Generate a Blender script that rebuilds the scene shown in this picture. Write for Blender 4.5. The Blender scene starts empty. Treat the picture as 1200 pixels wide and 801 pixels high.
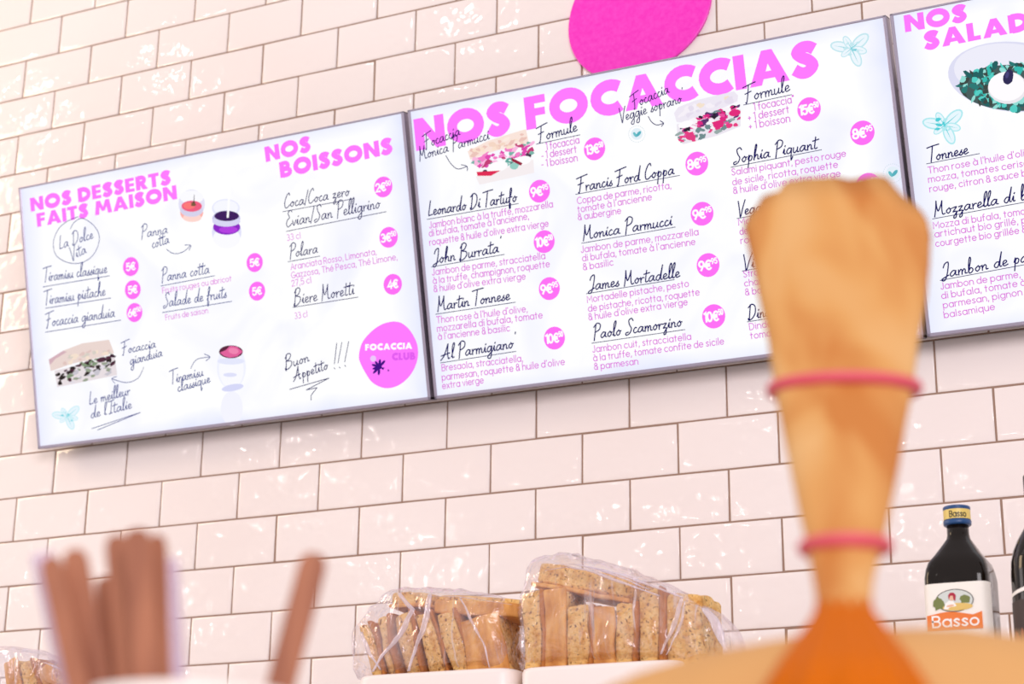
import bpy, bmesh, math, random
from mathutils import Vector, Matrix, noise
random.seed(7)
S = bpy.context.scene
COL = S.collection
PI = math.pi
ZO = 1.8                      # height of the tile course line the layout is measured from
# ------------------------------------------------------------------ camera
F_PX = 2192.5
R_ROWS = (Vector((0.90266244, 0.43023391, 0.00996466)),
          Vector((-0.12425264, 0.28272011, -0.95112072)),
          Vector((-0.4120216, 0.85730282, 0.30865852)))          # right, down, forward
CAM = Vector((1.30193476, -2.48372321, -0.73363361 + ZO))
cd = bpy.data.cameras.new('camera'); cam = bpy.data.objects.new('camera', cd); COL.objects.link(cam)
cd.sensor_width = 36; cd.lens = 36 * F_PX / 1200
r, d, f = R_ROWS
cam.matrix_world = Matrix(((r.x, -d.x, -f.x, CAM.x), (r.y, -d.y, -f.y, CAM.y), (r.z, -d.z, -f.z, CAM.z), (0, 0, 0, 1)))
cd.dof.use_dof = True; cd.dof.focus_distance = 2.45; cd.dof.aperture_fstop = 6.8
cd.clip_start = .02
S.camera = cam
# ------------------------------------------------------------------ light
S.view_settings.view_transform = 'Standard'; S.view_settings.look = 'None'
S.view_settings.gamma = 1; S.view_settings.use_curve_mapping = False
S.view_settings.exposure = 0.0
W = bpy.data.worlds.new('room_light'); S.world = W; W.use_nodes = True
bg = W.node_tree.nodes['Background']; bg.inputs[0].default_value = (1.0, .93, .968, 1); bg.inputs[1].default_value = .70

def lamp(name, kind, loc, energy, color, size=.1, target=None, sy=None):
    l = bpy.data.lights.new(name, kind); o = bpy.data.objects.new(name, l); COL.objects.link(o)
    o.location = loc; l.energy = energy; l.color = color
    if kind == 'AREA':
        l.size = size
        if sy: l.shape = 'RECTANGLE'; l.size_y = sy
    else: l.shadow_soft_size = size
    if target is not None:
        o.rotation_euler = (Vector(target) - Vector(loc)).to_track_quat('-Z', 'Y').to_euler()
    return o
lamp('front_fill_area', 'AREA', (2.7, -4.2, 2.5), 86, (1, .925, .955), 2.0, (0.1, 0, 1.6), 1.4)  # added unseen fill, set aside so the tiles don't mirror it
lamp('left_fill_area', 'AREA', (-3.6, -1.6, 2.2), 16, (1, .91, .88), 1.2, (-.5, 0, 1.5), 1.2)  # unseen fill added to brighten the wall from the left
lamp('warm_fill_area', 'AREA', (-2.5, -1.1, 2.9), 19, (1, .74, .46), .8, (-.6, 0, 2.5))  # unseen fill added to warm the upper left of the wall
for x, y, z, e in [(-1.95, -1.2, 3.26, 3), (-1.5, -1.25, 3.3, 1.6), (-2.7, -5, 2.75, 12), (-1.5, -5, 2.6, 12), (-.4, -5, 2.75, 12), (-4.2, -5, 2.7, 12), (-3.4, -5, 3.3, 12), (-.9, -5, 3.5, 10), (-5.4, -5, 3.0, 12), (-.8, -1.6, 3.5, 4)]:
    lamp('spot_lamp', 'POINT', (x, y, z), e * .42, (1, .94, .88), .028)

# ------------------------------------------------------------------ helpers
def ray(u, v): return R_ROWS[0] * ((u - 600) / F_PX) + R_ROWS[1] * ((v - 400.5) / F_PX) + R_ROWS[2]
def at(u, v, y):                       # point of the upright plane at distance -y from the wall
    q = ray(u, v); return CAM + q * ((y - CAM.y) / q.y)
def deep(u, v, dd): return CAM + ray(u, v) * dd

def mat(name, base=(.8, .8, .8), rough=.5, spec=.5, metal=0, emit=None, es=1, **k):
    m = bpy.data.materials.new(name); m.use_nodes = True
    b = m.node_tree.nodes['Principled BSDF']
    b.inputs['Base Color'].default_value = (*base, 1); b.inputs['Roughness'].default_value = rough
    b.inputs['Specular IOR Level'].default_value = spec; b.inputs['Metallic'].default_value = metal
    if emit: b.inputs['Emission Color'].default_value = (*emit, 1); b.inputs['Emission Strength'].default_value = es
    for kk, vv in k.items(): b.inputs[kk].default_value = vv
    return m
def N(m, t, **k):
    n = m.node_tree.nodes.new(t)
    for a, v in k.items():
        if a in n.inputs: n.inputs[a].default_value = v
        else: setattr(n, a, v)
    return n
def LK(m, a, b): m.node_tree.links.new(a, b)
def coords(m, kind='Object', scale=(1, 1, 1)):
    t = N(m, 'ShaderNodeTexCoord'); mp = N(m, 'ShaderNodeMapping'); mp.inputs['Scale'].default_value = scale
    LK(m, t.outputs[kind], mp.inputs[0]); return mp.outputs[0]
def ramp(m, fac, stops):
    n = N(m, 'ShaderNodeValToRGB'); e = n.color_ramp.elements
    while len(e) < len(stops): e.new(.5)
    for q, (p, c) in zip(e, stops): q.position = p; q.color = (*c, 1)
    LK(m, fac, n.inputs[0]); return n.outputs[0]
def bump(m, h, strength, dist):
    n = N(m, 'ShaderNodeBump'); n.inputs['Strength'].default_value = strength; n.inputs['Distance'].default_value = dist
    LK(m, h, n.inputs['Height']); LK(m, n.outputs[0], m.node_tree.nodes['Principled BSDF'].inputs['Normal'])
def lin(*c):
    o = []
    for v in c:
        v /= 255; o.append(v / 12.92 if v <= .04045 else ((v + .055) / 1.055) ** 2.4)
    return tuple(o)
def glow(name, rgb, s=1.0):           # ink / pixels of a lit display
    return mat(name, (0, 0, 0), .6, .1, emit=lin(*rgb), es=s)

def obj(name, bm, m, parent=None, smooth=False, loc=None):
    me = bpy.data.meshes.new(name); bm.normal_update()
    bm.to_mesh(me); bm.free()
    for x in (m if isinstance(m, (list, tuple)) else [m]): me.materials.append(x)
    if smooth:
        for p in me.polygons: p.use_smooth = True
    o = bpy.data.objects.new(name, me); COL.objects.link(o)
    if parent: o.parent = parent
    if loc is not None: o.location = loc
    return o
def tag(o, label, cat, group=None):
    o['label'] = label; o['category'] = cat
    if group: o['group'] = group
    return o
def thing(name, label, cat, loc=(0, 0, 0), rot=(0, 0, 0), group=None):
    o = bpy.data.objects.new(name, None); COL.objects.link(o); o.empty_display_size = .02
    o.location = loc; o.rotation_euler = rot
    return tag(o, label, cat, group)
def struct(o): o['kind'] = 'structure'; return o

def bx(bm, x0, x1, y0, y1, z0, z1, bev=0, seg=2, mi=0):
    r_ = bmesh.ops.create_cube(bm, size=1)
    for v in r_['verts']: v.co = Vector(((x0 + x1) / 2 + v.co.x * (x1 - x0), (y0 + y1) / 2 + v.co.y * (y1 - y0), (z0 + z1) / 2 + v.co.z * (z1 - z0)))
    fs = {f_ for v in r_['verts'] for f_ in v.link_faces}
    for f_ in fs: f_.material_index = mi
    if bev:
        es = {e for v in r_['verts'] for e in v.link_edges}
        bmesh.ops.bevel(bm, geom=list(es), offset=bev, segments=seg, affect='EDGES', profile=.5)
def loft(bm, rings, cap0=True, cap1=True, closed=True, mi=0):
    vr = [[bm.verts.new(p) for p in r_] for r_ in rings]
    n = len(vr[0])
    for a, b in zip(vr, vr[1:]):
        for i in range(n if closed else n - 1):
            f_ = bm.faces.new((a[i], a[(i + 1) % n], b[(i + 1) % n], b[i])); f_.material_index = mi
    if cap0: bm.faces.new(vr[0][::-1]).material_index = mi
    if cap1: bm.faces.new(vr[-1]).material_index = mi
    return vr
def sq_ring(cx, cy, z, hx, hy, n=2.0, k=40):     # superellipse ring
    out = []
    for i in range(k):
        a = 2 * PI * i / k; c, s = math.cos(a), math.sin(a)
        out.append(Vector((cx + hx * math.copysign(abs(c) ** (2 / n), c), cy + hy * math.copysign(abs(s) ** (2 / n), s), z)))
    return out
def fillpoly(bm, pts, z, mi=0):
    vs = [bm.verts.new((p[0], p[1], z)) for p in pts]
    a = sum(vs[i].co.x * vs[(i + 1) % len(vs)].co.y - vs[(i + 1) % len(vs)].co.x * vs[i].co.y for i in range(len(vs)))
    if a < 0: vs.reverse()
    f_ = bm.faces.new(vs); f_.material_index = mi; return f_
def ribbon(bm, pts, w, z=0, closed=False, mi=0, caps=True):
    P = []
    for p in pts:
        p = Vector((p[0], p[1]))
        if not P or (p - P[-1]).length > 1e-7: P.append(p)
    if len(P) < 2: return
    if not closed and caps:
        P[0] = P[0] - (P[1] - P[0]).normalized() * w * .4; P[-1] = P[-1] + (P[-1] - P[-2]).normalized() * w * .4
    n = len(P); L = []; Rr = []
    for i in range(n):
        if closed: a, b = P[i] - P[i - 1], P[(i + 1) % n] - P[i]
        else:
            a = P[i] - P[i - 1] if i else P[1] - P[0]
            b = P[i + 1] - P[i] if i < n - 1 else a
        a = a.normalized(); b = b.normalized(); t = a + b
        t = t.normalized() if t.length > .2 else b
        nn = Vector((-t.y, t.x)); sc = 1 / max(.55, abs(nn.dot(Vector((-a.y, a.x)))))
        L.append(bm.verts.new((*(P[i] + nn * w / 2 * sc), z))); Rr.append(bm.verts.new((*(P[i] - nn * w / 2 * sc), z)))
    for i in range(n if closed else n - 1):
        j = (i + 1) % n
        bm.faces.new((Rr[i], Rr[j], L[j], L[i])).material_index = mi
def cat_rom(pts, n=5):
    if len(pts) < 3: return list(pts)
    P = [pts[0]] + list(pts) + [pts[-1]]; out = []
    for i in range(1, len(P) - 2):
        p0, p1, p2, p3 = [Vector(q[:2]) for q in P[i - 1:i + 3]]
        for k in range(n):
            t = k / n
            out.append(.5 * ((2 * p1) + (p2 - p0) * t + (2 * p0 - 5 * p1 + 4 * p2 - p3) * t * t + (3 * p1 - p0 - 3 * p2 + p3) * t ** 3))
    out.append(Vector(P[-2][:2])); return out
def arc(cx, cy, rx, ry, a0=0, a1=360, n=None):
    n = n or max(4, int(abs(a1 - a0) / 22))
    return [(cx + rx * math.cos(math.radians(a0 + (a1 - a0) * i / n)), cy + ry * math.sin(math.radians(a0 + (a1 - a0) * i / n))) for i in range(n + 1)]

# ------------------------------------------------------------------ lettering
# rounded sans (descriptions, prices): x-height 5, capitals 7.5
def A_(*p): return [tuple(p[i:i + 2]) for i in range(0, len(p), 2)]
ci = arc(2.4, 2.5, 2.4, 2.5)
SANS = {
 'a': (4.8, [ci, A_(4.8, 5, 4.8, 0)]), 'b': (4.8, [ci, A_(0, 7.6, 0, 0)]), 'c': (4.2, [arc(2.4, 2.5, 2.4, 2.5, 45, 315)]),
 'd': (4.8, [ci, A_(4.8, 7.6, 4.8, 0)]), 'e': (4.8, [A_(0, 2.6, 4.7, 2.6), arc(2.4, 2.5, 2.4, 2.5, 5, 320)]),
 'f': (2.8, [A_(1, 0, 1, 6) + arc(2.3, 6.1, 1.3, 1.4, 180, 80), A_(0, 4.6, 2.5, 4.6)]),
 'g': (4.8, [ci, A_(4.8, 5, 4.8, -.2) + arc(2.5, -.2, 2.3, 2, 0, -150)]), 'h': (4.2, [A_(0, 7.6, 0, 0), A_(0, 2.6) + arc(2.1, 2.9, 2.1, 2.1, 180, 0) + A_(4.2, 0)]),
 'i': (.6, [A_(.3, 5, .3, 0), A_(.3, 6.7, .3, 7)]), 'j': (1.4, [A_(1, 5, 1, -1) + arc(0, -1, 1, 1, 0, -90), A_(1, 6.7, 1, 7)]),
 'k': (3.8, [A_(0, 7.6, 0, 0), A_(3.4, 5, 0, 2.2), A_(1.4, 3.2, 3.7, 0)]), 'l': (.6, [A_(.3, 7.6, .3, 0)]),
 'm': (6.8, [A_(0, 5, 0, 0), A_(0, 3) + arc(1.7, 3.2, 1.7, 1.8, 180, 0) + A_(3.4, 0), A_(3.4, 3) + arc(5.1, 3.2, 1.7, 1.8, 180, 0) + A_(6.8, 0)]),
 'n': (4.2, [A_(0, 5, 0, 0), A_(0, 2.6) + arc(2.1, 2.9, 2.1, 2.1, 180, 0) + A_(4.2, 0)]), 'o': (4.8, [ci]),
 'p': (4.8, [ci, A_(0, 5, 0, -2.4)]), 'q': (4.8, [ci, A_(4.8, 5, 4.8, -2.4)]), 'r': (2.5, [A_(0, 5, 0, 0), A_(0, 2.6) + arc(2.1, 2.9, 2.1, 2.1, 180, 80)]),
 's': (3.2, [cat_rom(A_(3.1, 4.3, 1.7, 5, .3, 3.9, 1.6, 2.6, 3.1, 1.2, 1.6, 0, .1, .8))]), 't': (2.8, [A_(1.2, 6.8, 1.2, 0), A_(0, 4.8, 2.6, 4.8)]),
 'u': (4.2, [A_(0, 5) + arc(2.1, 2.1, 2.1, 2.1, 180, 360) + A_(4.2, 5), A_(4.2, 5, 4.2, 0)]), 'v': (4, [A_(0, 5, 2, 0, 4, 5)]),
 'x': (3.8, [A_(0, 5, 3.8, 0), A_(0, 0, 3.8, 5)]), 'y': (4, [A_(0, 5, 2, 0), A_(4, 5, 1, -2.4)]), 'z': (3.6, [A_(0, 5, 3.6, 5, 0, 0, 3.6, 0)]),
 'A': (5.6, [A_(0, 0, 2.8, 7.5, 5.6, 0), A_(1, 2.6, 4.6, 2.6)]), 'B': (4.4, [A_(0, 0, 0, 7.5, 2.4, 7.5) + arc(2.4, 5.7, 1.7, 1.8, 90, -90) + A_(0, 3.9), A_(2.4, 3.9) + arc(2.4, 1.95, 2, 1.95, 90, -90) + A_(0, 0)]),
 'C': (5.6, [arc(3.4, 3.75, 3.4, 3.75, 48, 312)]), 'D': (5.4, [A_(0, 0, 0, 7.5, 1.8, 7.5) + arc(1.8, 3.75, 3.6, 3.75, 90, -90) + A_(0, 0)]),
 'F': (3.8, [A_(3.8, 7.5, 0, 7.5, 0, 0), A_(0, 4, 3.3, 4)]), 'G': (6, [arc(3.4, 3.75, 3.4, 3.75, 48, 350), A_(3.6, 3.2, 6.7, 3.2)]),
 'J': (3.2, [A_(2.9, 7.5, 2.9, 1.6) + arc(1.5, 1.6, 1.4, 1.6, 0, -170)]), 'L': (3.6, [A_(0, 7.5, 0, 0, 3.6, 0)]),
 'M': (6.4, [A_(0, 0, .2, 7.5, 3.2, 2.5, 6.2, 7.5, 6.4, 0)]), 'P': (4.4, [A_(0, 0, 0, 7.5, 2.4, 7.5) + arc(2.4, 5.5, 2, 2, 90, -90) + A_(0, 3.5)]),
 'R': (4.6, [A_(0, 0, 0, 7.5, 2.4, 7.5) + arc(2.4, 5.5, 2, 2, 90, -90) + A_(0, 3.5), A_(2.4, 3.5, 4.5, 0)]),
 'S': (4.2, [cat_rom(A_(4.1, 6.4, 2.2, 7.5, .3, 5.8, 2.2, 3.9, 4.1, 1.8, 2, 0, .1, 1.2))]), 'T': (5, [A_(0, 7.5, 5, 7.5), A_(2.5, 7.5, 2.5, 0)]),
 '0': (4.4, [arc(2.2, 3.75, 2.2, 3.75)]), '1': (1.8, [A_(0, 6.6, 1.5, 7.5, 1.5, 0)]), '2': (4.2, [arc(2.1, 5.4, 2, 2.1, 165, -30) + A_(0, 0, 4.2, 0)]),
 '3': (4.2, [arc(1.9, 5.6, 1.8, 1.9, 140, -90), arc(1.9, 1.9, 2.2, 1.95, 90, -145)]), '4': (4.6, [A_(3.4, 0, 3.4, 7.5, 0, 2, 4.6, 2)]),
 '5': (4.2, [A_(3.8, 7.5, .7, 7.5, .3, 4.2) + arc(1.9, 2.4, 2.2, 2.4, 120, -150)]), '6': (4.4, [arc(2.2, 2.3, 2.1, 2.3), A_(.2, 2.8, 3, 7.5)]),
 '7': (4, [A_(0, 7.5, 4, 7.5, 1.2, 0)]), '8': (4.4, [arc(2.2, 5.6, 1.8, 1.9), arc(2.2, 1.9, 2.2, 1.9)]), '9': (4.4, [arc(2.2, 5.2, 2.1, 2.3), A_(4.2, 4.6, 1.6, 0)]),
 '€': (5, [arc(3.4, 3.75, 2.6, 3.75, 50, 310), A_(-.2, 4.6, 4, 4.6), A_(-.2, 2.9, 4, 2.9)]),
 '&': (4.6, [arc(2.2, 5.9, 1.5, 1.6), arc(2.2, 2.1, 2.1, 2.1), A_(4.5, 0, 3.2, 2)]), "'": (.7, [A_(.4, 7.6, .3, 6.2)]), ',': (.8, [A_(.5, .4, .1, -1.3)]),
 '+': (3, [A_(0, 2.5, 3, 2.5), A_(1.5, 4, 1.5, 1)]), '-': (2, [A_(0, 2.5, 2, 2.5)]), '*': (1.8, [A_(.9, 7.6, .9, 6), A_(.1, 7.2, 1.7, 6.4), A_(.1, 6.4, 1.7, 7.2)]),
}
SANS['à'] = (4.8, SANS['a'][1] + [A_(1.4, 7.4, 2.6, 6.1)]); SANS['é'] = (4.8, SANS['e'][1] + [A_(2, 6.1, 3.2, 7.4)])
# thin handwriting: x-height 3, capitals ~9
def C_(*p): return cat_rom(A_(*p), 5)
SCRIPT = {
 'a': (2.9, [C_(2.2, 2.7, 1.2, 3, .2, 1.4, .6, .1, 1.6, .8, 2.3, 2.8), C_(2.3, 2.8, 2.2, .6, 2.9, .3)]),
 'b': (2.4, [C_(.2, 1, 1.1, 7, .7, 8.4, .3, 5, .4, .3, 1.3, .1, 1.9, 1.5, 1.2, 2.7, .5, 1.6)]), 'c': (1.9, [C_(1.5, 2.7, 1, 3, .2, 1.5, .7, .1, 1.9, .6)]),
 'd': (2.9, [C_(2.1, 2.6, 1.1, 2.9, .2, 1.3, .7, .1, 1.7, .9, 2.9, 8), C_(2.9, 8, 2.2, 1, 2.9, .3)]), 'e': (2.1, [C_(.2, 1, 1.6, 2, 1.3, 3, .5, 2.5, .3, .9, .9, .1, 2.1, .7)]),
 'f': (2, [C_(.2, .3, 1.5, 5, 1.6, 7.6, 1, 7, .8, 2, .6, -2.6, 1.1, -3, 1.2, -.6), C_(.1, 2.7, 1.9, 3)]),
 'g': (2.7, [C_(2.1, 2.7, 1.1, 3, .2, 1.5, .7, .1, 1.7, .9, 2.3, 2.9, 2, -2.6, 1.1, -3.6, .5, -2.4, 2.7, .4)]),
 'h': (2.5, [C_(.2, .5, 1.3, 7.2, .9, 8.2, .4, 4, .3, 0), C_(.4, 1.2, 1.3, 2.8, 1.8, 2.2, 1.8, .4, 2.5, .3)]),
 'i': (1.2, [C_(.1, 1, .6, 2.9, .6, .4, 1.2, .4), A_(.8, 4.2, 1, 4.7)]), 'l': (1.3, [C_(.1, .6, 1.4, 6.6, 1.2, 8.2, .5, 6, .5, .5, 1.3, .4)]),
 'm': (3.5, [A_(.2, 2.8, .3, 0), C_(.3, 1.3, 1, 2.8, 1.5, 2.2, 1.5, 0), C_(1.5, 1.3, 2.2, 2.8, 2.7, 2.2, 2.7, .4, 3.5, .4)]),
 'n': (2.4, [A_(.2, 2.8, .3, 0), C_(.3, 1.3, 1.1, 2.8, 1.7, 2.2, 1.7, .4, 2.4, .4)]), 'o': (2.3, [C_(1.2, 2.9, .2, 1.5, .9, .1, 1.8, 1.4, 1.3, 2.9, 1.6, 2.4, 2.3, 2.4)]),
 'p': (2.3, [C_(.2, 1, .7, 3, .3, -3.6), C_(.4, .8, 1.1, 2.8, 1.9, 2.1, 1.5, .3, .6, .3)]), 'q': (2.6, [C_(2.1, 2.7, 1.1, 3, .2, 1.4, .7, .1, 1.7, .8, 2.2, 2.8), C_(2.2, 2.8, 2, -3.4, 2.7, -2)]),
 'r': (1.7, [A_(.2, 2.9, .4, 0), C_(.4, 1.4, 1, 2.7, 1.7, 2.6)]), 's': (1.6, [C_(0, .3, 1.2, 3, .9, 2, 1.5, .8, .8, 0, .1, .4)]),
 't': (1.6, [C_(.9, 6.4, .5, 1, .9, .1, 1.6, .5), A_(-.3, 4.4, 2.2, 4.9)]), 'u': (2.5, [C_(.2, 2.8, .2, .6, .8, 0, 1.7, 1.4, 1.9, 2.8), C_(1.9, 2.8, 1.8, .4, 2.5, .3)]),
 'v': (1.9, [C_(.1, 2.8, .8, .1, 1.8, 2.8)]), 'z': (2.1, [C_(.2, 2.6, 1.6, 2.8, .3, .4, 1.5, .4, 1.5, -2.6, .7, -3.2, .7, -2, 2.1, .4)]),
 'A': (4, [C_(-.8, -.4, .8, 2, 2.4, 7.5, 2.6, 8), C_(2.6, 8, 2.4, 3, 2.8, 0, 3.4, .3), A_(-.6, 2, 3.4, 3)]), 'B': (3.8, [A_(.9, 8.2, .3, -1.4), C_(.2, 6.2, 1.6, 8.6, 3, 7.6, 2.2, 5.2, 1, 4.4, 3, 3.6, 3.1, 1.4, 1.6, -.4, 0, -.6, .2, .6)]),
 'C': (3, [C_(2.8, 7, 2.4, 8.3, 1.3, 7, .3, 3.4, .6, .3, 1.7, .1, 3, 1.4)]), 'D': (4, [A_(1.2, 8, .6, .2), C_(.2, 6.6, 1.8, 8.2, 3.4, 6.8, 3.4, 3, 2, .4, .4, -.4, .1, .6)]),
 'E': (2.8, [C_(2.8, 7.4, 2, 8.4, .9, 7, 1.6, 4.6, .6, 3.6, .1, 1.4, 1, -.2, 2.8, 1.4)]), 'F': (3.3, [C_(1.4, 8.2, 1.1, 4, .5, -.6, .1, -.4), C_(-.9, 7.4, 1.6, 8.2, 4.2, 8.9), A_(-.1, 3.9, 2.4, 4.7)]),
 'I': (2, [C_(1.4, 8, 1.1, 3, .7, 0), A_(0, 7.6, 2.8, 8.2), A_(-.2, -.2, 1.6, .3)]), 'J': (2.8, [C_(.6, 5.6, 1.2, 7.6, 2.5, 8, 2.2, 3, 1.4, -1, .4, -1.6, .1, -.6, 2.6, 1)]),
 'L': (2.6, [C_(1.2, 8.2, .7, 4, .4, .4, 1, .2, 2.4, .5)]), 'M': (4.4, [C_(.2, -.6, .6, 4, .7, 8), C_(.7, 8, 1, 4.4, 1.6, 2.4, 2.6, 5.4, 3, 7.6), C_(3, 7.6, 3, 3, 3.4, .2, 4.3, .4)]),
 'P': (3, [C_(1, 8, .7, 4, .3, -1), C_(0, 6.4, 1.5, 8.4, 3, 7.4, 2.6, 4.8, .8, 3.6)]), 'S': (3.2, [C_(3.3, 7, 2.6, 8.3, 1.4, 7.4, 1.7, 5, 2.6, 2.6, 1.8, .2, .3, -.6, .1, .6, 1.2, 1)]),
 'T': (2.9, [C_(1.6, 8.2, 1.3, 4, .9, -.4), C_(-.8, 7.7, 1.8, 8.3, 4.4, 8.6)]), 'V': (3, [C_(.2, 8, .8, 3, 1.1, -.6, 1.5, 0, 2.3, 4, 3.4, 8.2)]),
 '/': (1.6, [A_(0, -.6, 1.7, 8)]), "'": (1, [A_(.6, 7.6, .8, 8.4)]), '-': (1.5, [A_(0, 1.6, 1.4, 1.9)]),
}
# heavy geometric capitals: cap height 7; entries are ('q', quad points) or ('r', centre line, width, closed)
def rc(x0, x1, y0, y1): return ('q', [(x0, y0), (x1, y0), (x1, y1), (x0, y1)])
HEAVY = {
 'N': (6.0, [rc(0, 1.9, 0, 7), rc(4.1, 6, 0, 7), ('q', [(0, 7), (1.9, 7), (6, 0), (4.1, 0)])]), 'O': (7.2, [('r', arc(3.6, 3.5, 2.65, 2.6, 0, 345, 23), 2.0, True)]),
 'S': (4.5, [('r', cat_rom(A_(4.0, 5.3, 3.1, 6.0, 1.9, 6.0, 1.1, 5.1, 1.8, 4.1, 2.9, 3.3, 3.5, 2.1, 2.6, 1.05, 1.5, 1.0, .4, 1.9), 4), 1.95, False)]),
 'F': (4.1, [rc(0, 1.9, 0, 7), rc(0, 4, 5.3, 7), rc(0, 3.8, 2.7, 4.3)]), 'C': (5.6, [('r', arc(3.6, 3.5, 2.65, 2.6, 48, 312, 16), 2.0, False)]),
 'A': (6.8, [('q', [(0, 0), (2.05, 0), (4.3, 7), (2.5, 7)]), ('q', [(4.75, 0), (6.8, 0), (4.3, 7), (2.5, 7)]), rc(1.5, 5.3, 1.2, 2.7)]), 'I': (1.9, [rc(0, 1.9, 0, 7)]),
 'D': (5.8, [rc(0, 1.9, 0, 7), ('r', A_(.9, 6.05, 2.2, 6.05) + arc(2.2, 3.5, 2.65, 2.55, 80, -80, 9) + A_(2.2, .95, .9, .95), 1.9, False)]), 'E': (4.1, [rc(0, 1.9, 0, 7), rc(0, 4, 5.4, 7), rc(0, 3.9, 2.75, 4.25), rc(0, 4, 0, 1.6)]),
 'R': (5.0, [rc(0, 1.9, 0, 7), ('r', A_(.9, 6.1, 2.4, 6.1) + arc(2.4, 4.75, 1.4, 1.35, 80, -80, 7) + A_(2.4, 3.4, .9, 3.4), 1.7, False), ('q', [(1.5, 3.2), (3.2, 3.6), (5.2, 0), (2.9, 0)])]),
 'T': (4.6, [rc(0, 4.6, 5.3, 7), rc(1.35, 3.25, 0, 7)]), 'M': (7.8, [('q', [(0, 0), (1.9, 0), (2.7, 7), (.9, 7)]), ('q', [(5.9, 0), (7.8, 0), (6.9, 7), (5.1, 7)]), ('q', [(.9, 7), (2.7, 7), (4.6, 1.5), (3.2, 1.5)]), ('q', [(5.1, 7), (6.9, 7), (4.6, 1.5), (3.2, 1.5)])]),
 'B': (5.0, [rc(0, 1.9, 0, 7), ('r', A_(.9, 6.2, 2.3, 6.2) + arc(2.3, 5.05, 1.2, 1.15, 80, -80, 6) + A_(2.3, 3.9, .9, 3.9), 1.55, False), ('r', A_(.9, 3.5, 2.6, 3.5) + arc(2.6, 2.15, 1.5, 1.35, 80, -80, 6) + A_(2.6, .8, .9, .8), 1.65, False)]),
 'L': (3.8, [rc(0, 1.9, 0, 7), rc(0, 3.7, 0, 1.7)]), 'U': (5.6, [('r', A_(.95, 7) + arc(2.8, 2.8, 1.85, 1.85, 180, 360, 9) + A_(4.65, 7), 1.9, False)]),
}
def text_into(bm, font, s, p0, p1, h, w=None, z=0, mi=0, gap=None, slant=0, zs=0):
    """lay string s from p0 to p1 (2-D), h = size of one glyph unit upward; w = pen width"""
    gap = {id(SANS): 1.7, id(SCRIPT): .2, id(HEAVY): .55}[id(font)] if gap is None else gap
    sp = {id(SANS): 2.4, id(SCRIPT): 1.9, id(HEAVY): 2.4}[id(font)]
    x = 0; lay = []
    for c in s:
        if c == ' ': x += sp; continue
        lay.append((c, x)); x += font[c][0] + gap
    tot = max(x - gap, .1)
    p0 = Vector(p0); p1 = Vector(p1); dv = (p1 - p0); hx = dv.length / tot; t = dv.normalized(); n = Vector((-t.y, t.x))
    def T(gx, q): return p0 + t * ((gx + q[0] + slant * q[1]) * hx) + n * (q[1] * h)
    for c, gx in lay:
        for st in font[c][1]:
            z += zs
            if font is HEAVY:
                if st[0] == 'q': fillpoly(bm, [T(gx, q) for q in st[1]], z, mi)
                else: ribbon(bm, [T(gx, q) for q in st[1]], st[2] * 1.08 * (h + hx) / 2, z, st[3], mi, False)
            else:
                ring = len(st) > 6 and (Vector(st[0]) - Vector(st[-1])).length < 1e-4
                ribbon(bm, [T(gx, q) for q in (st[:-1] if ring else st)], w, z, ring, mi)

# ------------------------------------------------------------------ materials
M = {}
m = M['tile'] = mat('glazed_tile', lin(249, 238, 233), .07, .5)
c = coords(m, 'Object'); n1 = N(m, 'ShaderNodeTexNoise', Scale=16.0, Detail=2.0); LK(m, c, n1.inputs['Vector'])
n2 = N(m, 'ShaderNodeTexNoise', Scale=2.2, Detail=1.0); LK(m, c, n2.inputs['Vector'])
LK(m, ramp(m, n2.outputs['Fac'], [(.3, lin(246, 234, 229)), (.7, lin(250, 240, 236))]), m.node_tree.nodes['Principled BSDF'].inputs['Base Color'])
n4 = N(m, 'ShaderNodeTexNoise', Scale=48.0, Detail=1.0); LK(m, c, n4.inputs['Vector'])
am = N(m, 'ShaderNodeMath', operation='MULTIPLY_ADD'); am.inputs[1].default_value = .42; LK(m, n4.outputs['Fac'], am.inputs[0]); LK(m, n1.outputs['Fac'], am.inputs[2])
bump(m, am.outputs[0], .34, .006)
M['grout'] = mat('grout', lin(158, 130, 114), .9, .1)
m = M['sign'] = mat('magenta_sign', lin(255, 40, 200), .35)
n1 = N(m, 'ShaderNodeTexNoise', Scale=160.0, Detail=3.0); LK(m, coords(m), n1.inputs['Vector'])
LK(m, ramp(m, n1.outputs['Fac'], [(.3, lin(250, 30, 196)), (.7, lin(255, 62, 205))]), m.node_tree.nodes['Principled BSDF'].inputs['Base Color'])
M['frame'] = mat('brushed_metal_bezel', lin(176, 168, 186), .32, .5, .7)
M['frame_back'] = mat('dark_plastic', lin(45, 40, 52), .5)
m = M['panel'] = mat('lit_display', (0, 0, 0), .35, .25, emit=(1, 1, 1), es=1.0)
n1 = N(m, 'ShaderNodeTexNoise', Scale=5.0, Detail=3.0, Distortion=1.2); LK(m, coords(m), n1.inputs['Vector'])
cl = ramp(m, n1.outputs['Fac'], [(.3, lin(242, 243, 255)), (.46, lin(253, 253, 255)), (.6, (1, 1, 1))])
tc = N(m, 'ShaderNodeTexCoord'); sp_ = N(m, 'ShaderNodeSeparateXYZ'); LK(m, tc.outputs['Generated'], sp_.inputs[0]); terms = []
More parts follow.
